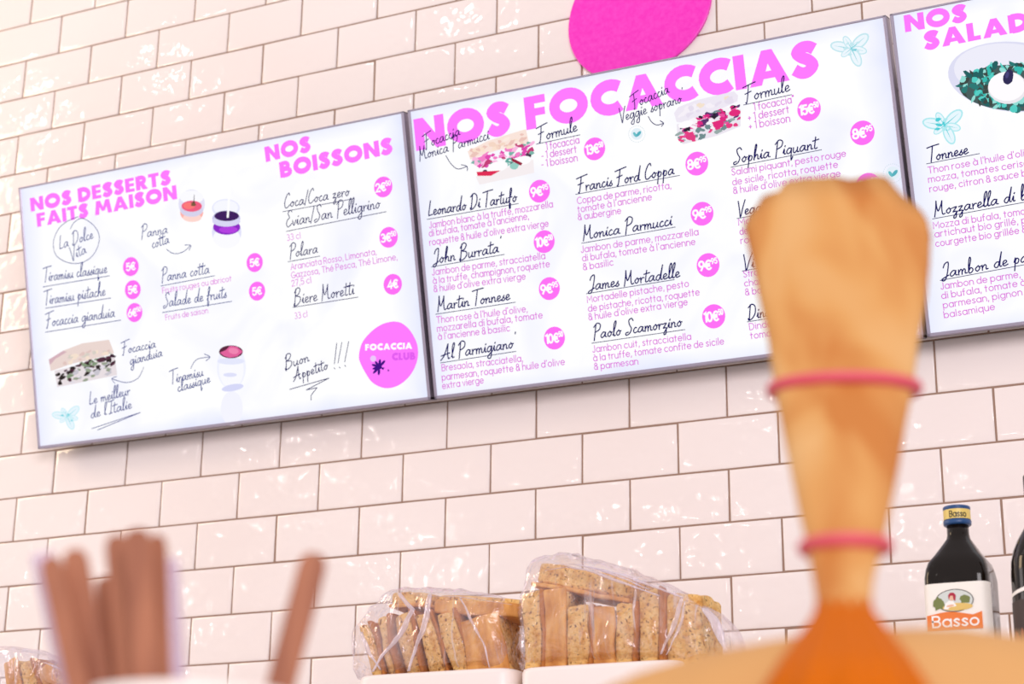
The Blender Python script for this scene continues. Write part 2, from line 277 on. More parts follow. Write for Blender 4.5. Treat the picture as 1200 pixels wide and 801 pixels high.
for ax_, pw in (('X', 1.0), ('Y', .97)):                       # pale-blue edge painted into the emission: backlight falloff plus the artwork's watercolour wash
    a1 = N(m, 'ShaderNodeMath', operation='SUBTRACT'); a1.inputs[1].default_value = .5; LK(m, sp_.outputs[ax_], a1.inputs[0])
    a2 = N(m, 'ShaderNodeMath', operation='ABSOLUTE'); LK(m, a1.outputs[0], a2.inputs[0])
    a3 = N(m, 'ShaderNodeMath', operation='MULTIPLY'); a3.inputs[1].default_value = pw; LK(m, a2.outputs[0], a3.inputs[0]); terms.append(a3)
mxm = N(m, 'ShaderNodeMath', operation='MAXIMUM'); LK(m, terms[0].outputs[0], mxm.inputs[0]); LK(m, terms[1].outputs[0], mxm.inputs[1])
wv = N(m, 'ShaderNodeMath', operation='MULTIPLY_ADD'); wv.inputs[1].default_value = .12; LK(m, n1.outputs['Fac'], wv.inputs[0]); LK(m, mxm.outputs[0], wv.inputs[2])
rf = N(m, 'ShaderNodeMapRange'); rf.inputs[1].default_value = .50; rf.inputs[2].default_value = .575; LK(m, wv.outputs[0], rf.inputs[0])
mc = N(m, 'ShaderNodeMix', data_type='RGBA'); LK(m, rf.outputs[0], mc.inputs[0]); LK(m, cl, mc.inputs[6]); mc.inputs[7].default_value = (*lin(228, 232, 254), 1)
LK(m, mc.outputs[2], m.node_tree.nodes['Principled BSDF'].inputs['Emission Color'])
M['pink'] = glow('lit_pink', (255, 122, 255)); M['badge'] = glow('lit_pink_badge', (255, 112, 246)); M['white'] = glow('lit_white', (255, 255, 255))
M['desc'] = glow('lit_orchid', (222, 118, 222)); M['ink'] = glow('lit_navy', (14, 8, 92)); M['ink2'] = glow('lit_steel_navy', (26, 46, 132))
PAL = {}
def ink(rgb):
    if rgb not in PAL: PAL[rgb] = glow('lit_ink', rgb)
    return PAL[rgb]
m = M['crumb'] = mat('bread_crumb', lin(222, 178, 112), .85, .15)
c = coords(m); n1 = N(m, 'ShaderNodeTexNoise', Scale=75.0, Detail=4.0, Roughness=.65); LK(m, c, n1.inputs['Vector'])
v1 = N(m, 'ShaderNodeTexVoronoi', Scale=140.0); LK(m, c, v1.inputs['Vector'])
n3 = N(m, 'ShaderNodeTexNoise', Scale=260.0, Detail=3.0); LK(m, c, n3.inputs['Vector'])
base = ramp(m, n1.outputs['Fac'], [(.3, lin(204, 138, 66)), (.5, lin(236, 188, 116)), (.72, lin(250, 216, 154))])
holes = ramp(m, n3.outputs['Fac'], [(.31, lin(120, 78, 44)), (.43, (1, 1, 1))])
mx = N(m, 'ShaderNodeMix', data_type='RGBA', blend_type='MULTIPLY'); mx.inputs[0].default_value = .85
LK(m, base, mx.inputs[6]); LK(m, holes, mx.inputs[7]); LK(m, mx.outputs[2], m.node_tree.nodes['Principled BSDF'].inputs['Base Color'])
bump(m, n3.outputs['Fac'], .8, .003)
m = M['crust'] = mat('bread_crust', lin(205, 140, 70), .6, .3)
c = coords(m, 'Object', (1, 1, .35)); n1 = N(m, 'ShaderNodeTexNoise', Scale=60.0, Detail=4.0); LK(m, c, n1.inputs['Vector'])
LK(m, ramp(m, n1.outputs['Fac'], [(.3, lin(184, 112, 48)), (.55, lin(228, 166, 92)), (.75, lin(244, 196, 124))]), m.node_tree.nodes['Principled BSDF'].inputs['Base Color'])
bump(m, n1.outputs['Fac'], .5, .002)
M['edge'] = mat('toasted_edge', lin(188, 118, 58), .65, .2)
M['tray'] = mat('white_tray', lin(250, 238, 232), .35)
m = M['wood'] = mat('stirrer_wood', lin(170, 104, 68), .6)
n1 = N(m, 'ShaderNodeTexNoise', Scale=14.0, Detail=3.0); LK(m, coords(m, 'Object', (6, 6, .5)), n1.inputs['Vector'])
LK(m, ramp(m, n1.outputs['Fac'], [(.3, lin(146, 88, 64)), (.7, lin(182, 118, 86))]), m.node_tree.nodes['Principled BSDF'].inputs['Base Color'])
M['cup'] = mat('white_cup', lin(246, 236, 228), .4)
m = M['paper'] = mat('tan_wrapping_paper', lin(232, 176, 96), .75, .2)
n1 = N(m, 'ShaderNodeTexNoise', Scale=5.0, Detail=2.0, Distortion=.6)
mp0 = coords(m, 'Object'); m_r = N(m, 'ShaderNodeMapping'); m_r.inputs['Rotation'].default_value = (0, math.radians(14), 0); LK(m, mp0, m_r.inputs[0])
m_s = N(m, 'ShaderNodeMapping'); m_s.inputs['Scale'].default_value = (5.0, 2.4, .9); LK(m, m_r.outputs[0], m_s.inputs[0]); LK(m, m_s.outputs[0], n1.inputs['Vector'])
LK(m, ramp(m, n1.outputs['Fac'], [(.32, lin(190, 120, 58)), (.5, lin(206, 150, 86)), (.68, lin(214, 168, 110))]), m.node_tree.nodes['Principled BSDF'].inputs['Base Color'])
M['paper_orange'] = mat('orange_paper', lin(196, 98, 8), .7, .1)
M['paper_pale'] = mat('pale_tan_paper', lin(204, 154, 96), .7, .2)
M['band'] = mat('pink_rubber_band', lin(214, 84, 100), .5)
M['oil_glass'] = mat('dark_green_glass', lin(22, 14, 8), .07, .32)
M['cap_blue'] = mat('blue_cap', lin(34, 76, 128), .35); M['gold'] = mat('gold_band', lin(232, 204, 110), .4)
M['label_paper'] = mat('cream_label', lin(252, 246, 236), .5); M['print_orange'] = mat('orange_print', lin(238, 126, 52), .5)
M['print_white'] = mat('white_print', lin(255, 250, 244), .5); M['print_dark'] = mat('dark_print', lin(40, 34, 30), .5)
M['print_green'] = mat('green_print', lin(120, 130, 70), .5); M['print_sky'] = mat('sky_print', lin(214, 220, 214), .5)
M['print_yellow'] = mat('yellow_print', lin(232, 196, 110), .5); M['print_red'] = mat('red_print', lin(176, 30, 60), .5); M['print_skin'] = mat('skin_print', lin(236, 190, 160), .5)
M['steel'] = mat('worktop_steel', lin(200, 196, 194), .4, .5, .3); M['cabinet'] = mat('white_cabinet', lin(235, 228, 222), .5); M['stone'] = mat('floor_stone', lin(170, 160, 150), .6)
def film(name, tint, haze):
    m = bpy.data.materials.new(name); m.use_nodes = True; nt = m.node_tree; nt.nodes.clear()
    out = N(m, 'ShaderNodeOutputMaterial'); tr = N(m, 'ShaderNodeBsdfTransparent'); gl = N(m, 'ShaderNodeBsdfGlossy', Roughness=.16)
    df = N(m, 'ShaderNodeBsdfTranslucent'); d2 = N(m, 'ShaderNodeBsdfDiffuse')
    tr.inputs[0].default_value = (1, .995, 1, 1); gl.inputs[0].default_value = (*tint, 1); df.inputs[0].default_value = (*tint, 1); d2.inputs[0].default_value = (*tint, 1)
    c = coords(m, 'Object'); n1 = N(m, 'ShaderNodeTexNoise', Scale=26.0, Detail=3.0, Distortion=1.5); LK(m, c, n1.inputs['Vector'])
    b = N(m, 'ShaderNodeBump'); b.inputs['Strength'].default_value = .8; b.inputs['Distance'].default_value = .01; LK(m, n1.outputs['Fac'], b.inputs['Height'])
    LK(m, b.outputs[0], gl.inputs['Normal'])
    lw = N(m, 'ShaderNodeLayerWeight', Blend=.35); LK(m, b.outputs[0], lw.inputs['Normal'])
    mr = N(m, 'ShaderNodeMapRange'); mr.inputs[3].default_value = .06; mr.inputs[4].default_value = .6; LK(m, lw.outputs['Facing'], mr.inputs[0])
    md = N(m, 'ShaderNodeMixShader'); md.inputs[0].default_value = .5; LK(m, df.outputs[0], md.inputs[1]); LK(m, d2.outputs[0], md.inputs[2])
    w = N(m, 'ShaderNodeTexNoise', Scale=9.0, Detail=3.0, Distortion=2.5); LK(m, c, w.inputs['Vector'])
    wr = N(m, 'ShaderNodeValToRGB'); e = wr.color_ramp.elements; e[0].position = .5; e[0].color = (haze, haze, haze, 1); e[1].position = .75; e[1].color = (haze + .3, haze + .3, haze + .3, 1); LK(m, w.outputs['Fac'], wr.inputs[0])
    t2 = N(m, 'ShaderNodeTexCoord'); mp = N(m, 'ShaderNodeMapping'); mp.inputs['Rotation'].default_value = (0, .6, 0); mp.inputs['Scale'].default_value = (70, 12, 7); LK(m, t2.outputs['Object'], mp.inputs[0])
    sn = N(m, 'ShaderNodeTexNoise', Scale=1.0, Detail=2.0, Distortion=.8); LK(m, mp.outputs[0], sn.inputs['Vector'])
    sr = N(m, 'ShaderNodeValToRGB'); e = sr.color_ramp.elements; e[0].position = .62; e[0].color = (0, 0, 0, 1); e[1].position = .74; e[1].color = (.62, .62, .62, 1); LK(m, sn.outputs['Fac'], sr.inputs[0])
    ad = N(m, 'ShaderNodeMath', operation='ADD', use_clamp=True); LK(m, wr.outputs[0], ad.inputs[0]); LK(m, sr.outputs[0], ad.inputs[1])
    m1 = N(m, 'ShaderNodeMixShader'); LK(m, ad.outputs[0], m1.inputs[0]); LK(m, tr.outputs[0], m1.inputs[1]); LK(m, md.outputs[0], m1.inputs[2])
    m2 = N(m, 'ShaderNodeMixShader'); LK(m, mr.outputs[0], m2.inputs[0]); LK(m, m1.outputs[0], m2.inputs[1]); LK(m, gl.outputs[0], m2.inputs[2])
    LK(m, m2.outputs[0], out.inputs[0]); return m
M['film'] = film('clear_film', (.97, .92, 1), .03); M['fold'] = film('gathered_film', (.98, .92, 1), .4); M['straw'] = film('clear_straw', (.80, .66, .82), .6)

# ------------------------------------------------------------------ setting
TW, TH = .152, .152 / 1.968
bm = bmesh.new()
X0, X1, K0, K1 = -15, 13, -19, 19
wbase = 0.0
vs = [bm.verts.new(p) for p in ((X0 * TW, -.0034, ZO - K1 * TH), (X1 * TW, -.0034, ZO - K1 * TH), (X1 * TW, -.0034, ZO - K0 * TH), (X0 * TW, -.0034, ZO - K0 * TH))]
bm.faces.new(vs).material_index = 1
vs = [bm.verts.new(p) for p in ((X0 * TW, .12, 0), (X1 * TW, .12, 0), (X1 * TW, .12, ZO - K0 * TH), (X0 * TW, .12, ZO - K0 * TH))]
bm.faces.new(vs[::-1]).material_index = 1
bx(bm, X0 * TW, X1 * TW, .0, .12, 0, ZO - K0 * TH, mi=1)
rt = random.Random(3)
for k in range(K0, K1):
    off = 0 if (k + 1) % 2 == 0 else .5
    for i in range(X0, X1):
        x0, x1 = (i + off) * TW, (i + off + 1) * TW
        z0, z1 = ZO - (k + 1) * TH, ZO - k * TH
        g = .00085; ax, az = rt.gauss(0, .0035), rt.gauss(0, .004); dy = rt.gauss(0, .0002); cx, cz = (x0 + x1) / 2, (z0 + z1) / 2
        rings = []
        for ins, h in ((0, 0), (.0004, .0034), (.0012, .0041), (.003, .0045), (.010, .0047)):
            a, b_, c_, d_ = x0 + g + ins, x1 - g - ins, z0 + g + ins, z1 - g - ins
            rings.append([bm.verts.new((x, -(h + dy + ((x - cx) * ax + (z - cz) * az if h else 0)), z)) for x, z in ((a, c_), (b_, c_), (b_, d_), (a, d_))])
        for a, b_ in zip(rings, rings[1:]):
            for q in range(4): bm.faces.new((a[q], a[(q + 1) % 4], b_[(q + 1) % 4], b_[q]))
        bm.faces.new(rings[-1])
wall = struct(obj('wall_back', bm, [M['tile'], M['grout']], smooth=True))
bm = bmesh.new(); bx(bm, -3, 3, -4.5, .12, -.05, 0); struct(obj('floor', bm, M['stone']))

# back worktop the bread and the oil stand on
ZC = 1.25
t = thing('back_counter', 'pale back counter under the bread trays and the oil bottles', 'counter', (0, -.32, 0))
bm = bmesh.new(); bx(bm, -1.3, 1.5, -.31, .30, ZC - .03, ZC, .004); obj('worktop', bm, M['steel'], t)
bm = bmesh.new(); bx(bm, -1.28, 1.48, -.28, .29, 0, ZC - .03, .003); obj('cabinet_body', bm, M['cabinet'], t)
ZF = .93
t = thing('front_counter', 'pale serving counter under the cup of stirrers and the tan bag', 'counter', (.95, -1.78, 0))
bm = bmesh.new(); bx(bm, -.62, .6, -.16, .34, ZF - .03, ZF, .004); obj('worktop', bm, M['steel'], t)
bm = bmesh.new(); bx(bm, -.6, .58, -.13, .31, 0, ZF - .03, .003); obj('cabinet_body', bm, M['cabinet'], t)

# ------------------------------------------------------------------ round wall sign
bm = bmesh.new()
SC = at(748, 12, -.006)
out = []
for i in range(72):
    a = 2 * PI * i / 72
    rr = .1185 * (1 + .035 * math.cos(2 * a - .9) + .018 * math.cos(3 * a + .6))
    out.append((SC.x + rr * math.cos(a), SC.z + rr * math.sin(a)))
loft(bm, [[Vector((x, y, z)) for x, z in out] for y in (-.0048, -.0085)] + [[Vector((SC.x + (x - SC.x) * .985, -.0092, SC.z + (z - SC.z) * .985)) for x, z in out]], cap0=True, cap1=True)
bmesh.ops.recalc_face_normals(bm, faces=bm.faces)
tag(obj('wall_sign', bm, M['sign']), 'magenta rounded sign on the tiles above the middle menu screen', 'sign')

# ------------------------------------------------------------------ menu screens
TILT = math.radians(14.372); YB, ZB = -.05, .06727766 + ZO; SH = .4514; SW = .755
UV = Vector((1, 0, 0)); VV = Vector((0, -math.sin(TILT), math.cos(TILT))); NV = Vector((0, -math.cos(TILT), -math.sin(TILT)))
class Screen:
    def __init__(s, x0, label):
        s.x0 = x0; s.org = Vector((x0, YB, ZB))
        s.t = thing('menu_screen', label, 'menu screen', s.org, (PI / 2 + TILT, 0, 0), 'lit menu screens on the tiled wall')
        b = .005
        bm = bmesh.new()
        for q in ((0, SW, 0, b), (0, SW, SH - .003, SH), (0, b, 0, SH), (SW - b, SW, 0, SH)): bx(bm, q[0], q[1], q[2], q[3], -.022, .0016, .0008, 1)
        obj('frame', bm, M['frame'], s.t)
        bm = bmesh.new(); bx(bm, .002, SW - .002, .002, SH - .002, -.026, -.002, .001, 1); obj('back_case', bm, M['frame_back'], s.t)
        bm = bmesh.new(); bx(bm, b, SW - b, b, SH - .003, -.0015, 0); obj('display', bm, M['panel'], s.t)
        for xx in (.18, SW - .18):
            bm = bmesh.new(); bx(bm, xx - .02, xx + .02, .10, .14, -.066, -.026); obj('wall_bracket', bm, M['frame_back'], s.t)
    def p(s, u, v):
        q = ray(u, v); k = (s.org - CAM).dot(NV) / q.dot(NV); w = CAM + q * k - s.org
        return Vector((w.dot(UV), w.dot(VV)))
    def dirs(s, a, b):
        p0, p1 = s.p(*a), s.p(*b)
        return p0, p1
    def heading(s, txt, a, b, hpx):
        bm = bmesh.new(); p0, p1 = s.dirs(a, b)
        text_into(bm, HEAVY, txt, p0, p1, s.hh(a, hpx) / 7, z=.0006); return obj('heading_text', bm, M['pink'], s.t)
    def hh(s, a, px): return (s.p(a[0], a[1] - px) - s.p(*a)).length
    def name(s, txt, a, b, under=None, h=2.35, w=1.0, nm='dish_name', m='ink', slant=.1, ext=0):
        bm = bmesh.new(); p0, p1 = s.dirs(a, b); u = s.hh(a, 10) / 10
        text_into(bm, SCRIPT, txt, p0, p1, u * h, u * w * 1.2, z=.0012, slant=slant)
        if under:
            q0, q1 = s.p(*under[0]), s.p(*under[1]); ribbon(bm, [q0, (q0 + q1) / 2 , q1], u * .8, .0012)
        return obj(nm, bm, M[m], s.t)
    def desc(s, lines, w=1.0, h=1.02, m='desc'):
        bm = bmesh.new()
        for txt, a, b in lines:
            p0, p1 = s.dirs(a, b); u = s.hh(a, 10) / 10
            text_into(bm, SANS, txt, p0, p1, u * h, u * w, z=.0008)
        return obj('dish_description', bm, M[m], s.t)
    def badge(s, a, rpx, txt, sup=''):
        c = s.p(*a); r_ = s.hh(a, rpx)
        bm = bmesh.new(); fillpoly(bm, [(c.x + r_ * math.cos(2 * PI * i / 40), c.y + r_ * math.sin(2 * PI * i / 40)) for i in range(40)], .0010)
        b = obj('price_badge', bm, M['badge'], s.t)
        bm = bmesh.new(); hw = r_ * (.78 if sup else .52); n = len(txt) + .55 * len(sup)
        k = len(txt) / n if sup else 1
        x0 = c.x - hw; xm = x0 + 2 * hw * k
        text_into(bm, SANS, txt, (x0, c.y - r_ * .36), (xm, c.y - r_ * .36), r_ * .098, r_ * .17, z=.0014, gap=1.0)
        if sup: text_into(bm, SANS, sup, (xm + r_ * .1, c.y + r_ * .06), (c.x + hw + r_ * .04, c.y + r_ * .06), r_ * .058, r_ * .10, z=.0014)
        obj('price_text', bm, M['white'], b)
    def pen(s, strokes, w=1.0, nm='pen_mark', m='ink', smooth=True, close=False):
        bm = bmesh.new()
        for st in strokes:
            u = s.hh(st[0], 10) / 10
            pts = [s.p(*q) for q in st]
            ribbon(bm, cat_rom(pts, 6) if smooth and len(pts) > 2 else pts, u * w, .0012, close)
        return obj(nm, bm, M[m] if isinstance(m, str) else m, s.t)
    def blobs(s, nm, shapes, parent=None, z=.0009):
        """shapes: (rgb, pixel outline) drawn one over the other"""
        bm = bmesh.new(); ms = []; idx = {}
        for i, (rgb, pts) in enumerate(shapes):
            if rgb not in idx: idx[rgb] = len(ms); ms.append(ink(rgb))
            try: fillpoly(bm, [s.p(*q) for q in pts], z + i * 4e-6, idx[rgb])
            except ValueError: pass
        return obj(nm, bm, ms, parent or s.t)
def ell(cx, cy, rx, ry, rot=0, n=22, a0=0, a1=360, wob=0, rnd=None):
    o = []; c_, s_ = math.cos(math.radians(rot)), math.sin(math.radians(rot))
    full = a1 - a0 >= 360
    for i in range(n if full else n + 1):
        a = math.radians(a0 + (a1 - a0) * i / n); k = 1 + (rnd.uniform(-wob, wob) if wob else 0)
        x, y = rx * k * math.cos(a), ry * k * math.sin(a); o.append((cx + x * c_ - y * s_, cy + x * s_ + y * c_))
    return o
def lerp2(a, b, t): return (a[0] + (b[0] - a[0]) * t, a[1] + (b[1] - a[1]) * t)
def scatter(rnd, A, B, Cc, D, n, cols, r0, r1, rot=-15):
    """n ragged flecks inside the quad A B (top left, right) D Cc (bottom left, right)"""
    out = []
    for _ in range(n):
        u, v = rnd.random(), rnd.random(); p = lerp2(lerp2(A, B, u), lerp2(D, Cc, u), v)
        out.append((rnd.choice(cols), ell(p[0], p[1], rnd.uniform(r0, r1), rnd.uniform(r0, r1) * .55, rot + rnd.uniform(-30, 30), 9, wob=.35, rnd=rnd)))
    return out
def leafy(s, cx, cy, r_, cols, seed, nm='basil_drawing'):
    rnd = random.Random(seed); sh = []
    for k, a in enumerate((190, 240, 318, 12, 66, 140)):
        r0 = r_; r_ = r0 * (1.15, .8, 1.2, .85, 1.1, .7)[k]
        px, py = cx + r_ * .55 * math.cos(math.radians(a)), cy + r_ * .5 * math.sin(math.radians(a))
        sh.append((cols[0], ell(px, py, r_ * .5, r_ * .27, a, 16)))
        sh.append((cols[1], ell(px, py, r_ * .42, r_ * .2, a, 16)))
        q = (cx + r_ * math.cos(math.radians(a)) * .9, cy + r_ * .85 * math.sin(math.radians(a)))
        nx, ny = -math.sin(math.radians(a)) * r_ * .03, math.cos(math.radians(a)) * r_ * .03
        sh.append((cols[2], [(cx + nx, cy + ny), (q[0], q[1]), (cx - nx, cy - ny)])); r_ = r0
    sh += scatter(rnd, (cx - r_ * .4, cy - r_ * .35), (cx + r_ * .4, cy - r_ * .35), (cx + r_ * .4, cy + r_ * .35), (cx - r_ * .4, cy + r_ * .35), 9, [cols[2], cols[0]], r_ * .08, r_ * .17)
    return s.blobs(nm, sh)

s1 = Screen(-.7597, 'left menu screen listing desserts and drinks, with the round pink logo in its corner')
s2 = Screen(.0019, 'middle menu screen listing focaccias under one large pink heading')
s3 = Screen(.7620, 'right menu screen listing salads, cut off by the edge of the photo')

# ---- left screen
s1.heading('NOS DESSERTS', (36.5, 248), (201, 215.5), 16); s1.heading('FAITS MAISON', (44, 266), (208, 233), 16)
s1.heading('NOS', (312, 190), (365, 177), 18); s1.heading('BOISSONS', (329, 208.5), (461, 179.5), 18.5)
s1.name('La Dolce', (70, 292), (110, 279), h=1.9, w=.8, nm='script_text', m='ink2'); s1.name('Vita', (84, 305), (102, 296), h=1.9, w=.8, nm='script_text', m='ink2')
s1.pen([[(83, 268), (88, 260), (98, 256), (112, 266), (117, 280), (111, 297), (98, 307), (82, 308), (67, 300), (63, 285), (68, 270), (78, 260), (92, 254)]], .8, 'hand_drawn_circle', 'ink2')
s1.name('Panna', (166, 279), (197, 273), h=1.9, w=.8, nm='script_text', m='ink2'); s1.name('cotta', (179, 291), (199, 284.6), h=1.9, w=.8, nm='script_text', m='ink2')
s1.pen([[(195.5, 292), (204, 297), (215, 295), (224, 287.5)], [(217, 287), (224, 287.5), (222, 293)]], .8, 'drawn_arrow', 'ink2')
s1.name('Tiramisu classique', (52, 330), (126, 319.5), ((51, 336), (129, 323)), 2.0, .85, m='ink2')
s1.name('Tiramisu pistache', (53, 357), (124, 346), ((54, 361), (130.5, 349)), 2.0, .85, m='ink2')
s1.name('Focaccia gianduia', (55, 383), (135, 371), ((54, 389), (142, 375)), 2.0, .85, m='ink2')
s1.name('Panna cotta', (190, 330), (246, 320), ((189, 335), (252, 323)), 2.0, .85, m='ink2')
s1.desc([('Fruits rouges ou abricot', (191, 343.5), (271.6, 329))], .75, .85)
s1.name('Salade de fruits', (192, 360), (266, 348.5), ((191, 366), (272, 353)), 2.0, .85, m='ink2')
s1.desc([('Fruits de saison', (194.6, 375), (244, 366.5))], .75, .85)
for a, tx, su in (((153.7, 312.3), '5€', ''), ((156, 339.3), '5€', ''), ((158, 366), '6€', '50'), ((298.8, 307.5), '5€', ''), ((301.6, 341), '5€', '')): s1.badge(a, 11.2, tx, su)
for a, tx, su in (((449.4, 219), '2€', '50'), ((455.7, 278), '3€', '50'), ((460.6, 333), '4€', '')): s1.badge(a, 12.2, tx, su)
s1.name('Coca/Coca zero', (333.5, 244), (410, 229), ((332, 248), (414, 233)), 2.0, .9)
s1.name('Evian/San Pelligrino', (336, 266), (446, 243.6), ((336, 271), (453, 248)), 2.2, .9)
s1.desc([('33 cl', (337, 282), (352.6, 279))], .75, .95)
s1.name('Polara', (340, 302), (373, 296), ((338, 306.6), (375, 300)), 2.0, .9)
s1.desc([('Aranciata Rosso, Limonata,', (341.4, 316), (441.5, 298)), ('Gazzosa, Thé Pesca, Thé Limone,', (342, 326), (466, 304)), ('27,5 cl', (342.5, 335.5), (365, 331))], .85, .95)
s1.name('Biere Moretti', (345, 357), (415.6, 344.5), ((343.6, 360), (420, 348)), 2.2, .95)
s1.desc([('33 cl', (346, 373.5), (360.5, 371))], .75, .95)
s1.name('Buon', (335, 432), (363, 423), h=1.9, w=.95, nm='script_text'); s1.name('Appetito', (346, 445.5), (385, 432), h=1.8, w=.95, nm='script_text')
s1.pen([[(395, 402), (392.4, 426)], [(401, 401), (396.6, 425)], [(409, 400), (404.4, 423.6)], [(392, 431), (393, 432)], [(398, 430), (399, 431)], [(404.6, 428), (405.6, 429)], [(340, 456), (386, 442.8)], [(386, 442.8), (378, 447), (359.5, 456.7)], [(359.5, 456.7), (372, 454)], [(372, 454), (365, 463), (365, 468.5)]], .9, 'pen_flourish', smooth=False)
lg = s1.blobs('logo', [((255, 122, 255), [(380 + x / 8.9, 370 + y / 8.9) for x, y in cat_rom([(720, 57), (800, 70), (880, 130), (940, 220), (975, 310), (980, 420), (950, 530), (890, 630), (800, 710), (700, 750), (600, 745), (500, 690), (430, 590), (375, 480), (365, 410), (385, 310), (430, 230), (520, 140), (620, 80), (720, 57)], 3)[:-1]])])
bm = bmesh.new(); text_into(bm, HEAVY, 'FOCACCIA', s1.p(428.5, 410.5), s1.p(483.5, 408.5), s1.hh((450, 410), 7.4) / 7, z=.0014); obj('logo_text', bm, M['white'], lg)
bm = bmesh.new(); text_into(bm, HEAVY, 'CLUB', s1.p(460, 422), s1.p(487.3, 421), s1.hh((470, 421), 8.5) / 7, z=.0014); obj('logo_text', bm, ink((226, 92, 240)), lg)
rnd = random.Random(5); sh = [((236, 200, 250), ell(437.8, 420, 3.4, 3.6))]
for a, l in ((200, 9), (235, 8), (275, 9), (310, 10), (20, 12), (95, 9), (135, 10), (165, 8)):
    x, y = 445 + l * .6 * math.cos(math.radians(a)), 430 + l * .6 * math.sin(math.radians(a)); sh.append(((62, 0, 128), ell(x, y, l * .45, 1.5, a, 12)))
sh += [((62, 0, 128), ell(445, 429, 3, 3.5)), ((255, 122, 255), ell(452.5, 433, 2.6, 2.0, 20))]
s1.blobs('logo_basil', sh, lg, .0013)
# desserts drawn on the left screen
rnd = random.Random(11)
s1.blobs('dessert_picture', [((228, 226, 246), ell(225, 239, 15.5, 17)), ((250, 250, 255), ell(225, 231, 14, 8)), ((255, 176, 168), ell(225, 249, 13.5, 11)), ((255, 214, 206), ell(225.5, 255, 11, 5)), ((214, 210, 236), ell(225, 246, 13.5, 8)), ((240, 92, 128), ell(225, 241.5, 12, 6.5)), ((252, 120, 120), ell(222, 241, 7, 4)), ((120, 88, 60), ell(227, 239, 3, 2.6, wob=.3, rnd=rnd)), ((60, 40, 50), [(227, 238), (227.8, 228), (228.4, 228), (228, 238)])])
s1.blobs('drink_picture', [((226, 226, 250), ell(266, 272, 17.5, 17)), ((250, 250, 255), ell(266, 279, 16, 12)), ((232, 234, 252), ell(265, 244, 16.5, 11)), ((246, 247, 255), ell(265, 243, 14.5, 8.5)), ((200, 196, 236), ell(265.5, 256, 16.5, 9.5)), ((138, 36, 196), ell(266, 266, 16, 9)), ((178, 60, 224), ell(268, 269, 11, 4)), ((216, 214, 244), ell(265.5, 259, 16.5, 6.5)), ((58, 20, 92), ell(266, 253, 14.5, 6)), ((255, 255, 255), [(269.5, 203), (272, 202), (268.5, 255), (266, 255)])])
P = lambda x, y: (x / 4.444, 360 + y / 4.444)
sh = [((232, 222, 226), [P(285, 330), P(600, 255), P(612, 352), P(300, 415)]), ((234, 214, 208), [P(255, 272), P(330, 225), P(430, 187), P(570, 168), P(596, 238), P(460, 276), P(380, 292), P(266, 332)]), ((212, 176, 186), [P(255, 272), P(330, 225), P(350, 232), P(290, 268), P(262, 300)])]
sh += scatter(rnd, P(300, 330), P(590, 245), P(590, 300), P(300, 400), 46, [(52, 22, 44), (80, 40, 60), (40, 30, 30), (130, 150, 120)], 2, 5)
sh += scatter(rnd, P(330, 350), P(560, 290), P(590, 345), P(310, 410), 22, [(226, 220, 230), (200, 196, 206), (150, 160, 140)], 2, 4.5)
sh += scatter(rnd, P(300, 270), P(570, 190), P(580, 235), P(320, 300), 20, [(244, 224, 206), (224, 196, 190), (214, 206, 196)], 2, 5)
s1.blobs('focaccia_picture', sh)
s1.name('Focaccia', (144, 415), (183, 407), h=1.8, w=.85, nm='script_text', m='ink2'); s1.name('gianduia', (153, 427.5), (191, 417), h=1.8, w=.85, nm='script_text', m='ink2')
s1.pen([[(169, 430), (162, 443), (148, 448), (131.6, 443.5)], [(137, 441), (131.6, 443.5), (135, 449)]], .8, 'drawn_arrow', 'ink2')
s1.name('Le meilleur', (105, 474), (153, 462), h=1.8, w=.85, nm='script_text', m='ink2'); s1.name("de l'Italie", (107, 490), (155, 478), h=1.8, w=.85, nm='script_text', m='ink2')
s1.pen([[(108, 502), (165, 483)], [(115, 503.5), (165, 483)]], .8, 'pen_underline', 'ink2')
leafy(s1, 79, 488, 15, [(206, 240, 248), (232, 246, 254), (124, 214, 226)], 2)
s1.name('Tiramisu', (201, 449.5), (239, 440), h=1.9, w=.85, nm='script_text', m='ink2'); s1.name('classique', (209, 459), (247, 447.6), h=1.8, w=.85, nm='script_text', m='ink2')
s1.pen([[(224, 431.5), (231, 421), (246.5, 418)], [(240, 414.5), (246.5, 418), (242, 422.5)]], .8, 'drawn_arrow', 'ink2')
s1.blobs('dessert_picture', [((240, 242, 255), ell(271.5, 430, 17, 26)), ((250, 250, 255), ell(271.5, 433, 14.5, 22)), ((228, 231, 252), ell(271, 423, 16, 4)), ((222, 224, 250), ell(270, 439, 8, 2.4)), ((214, 216, 248), ell(273, 454, 13, 4, -10)), ((244, 244, 255), ell(272, 478, 13, 20)), ((90, 30, 60), ell(271, 412, 14, 7.6)), ((226, 96, 156), [(258, 413), (265, 410), (270, 405), (278, 406), (285, 412), (278, 417.5), (270, 419), (263, 417)]), ((240, 132, 178), ell(274, 411, 6, 3.6, 10))])

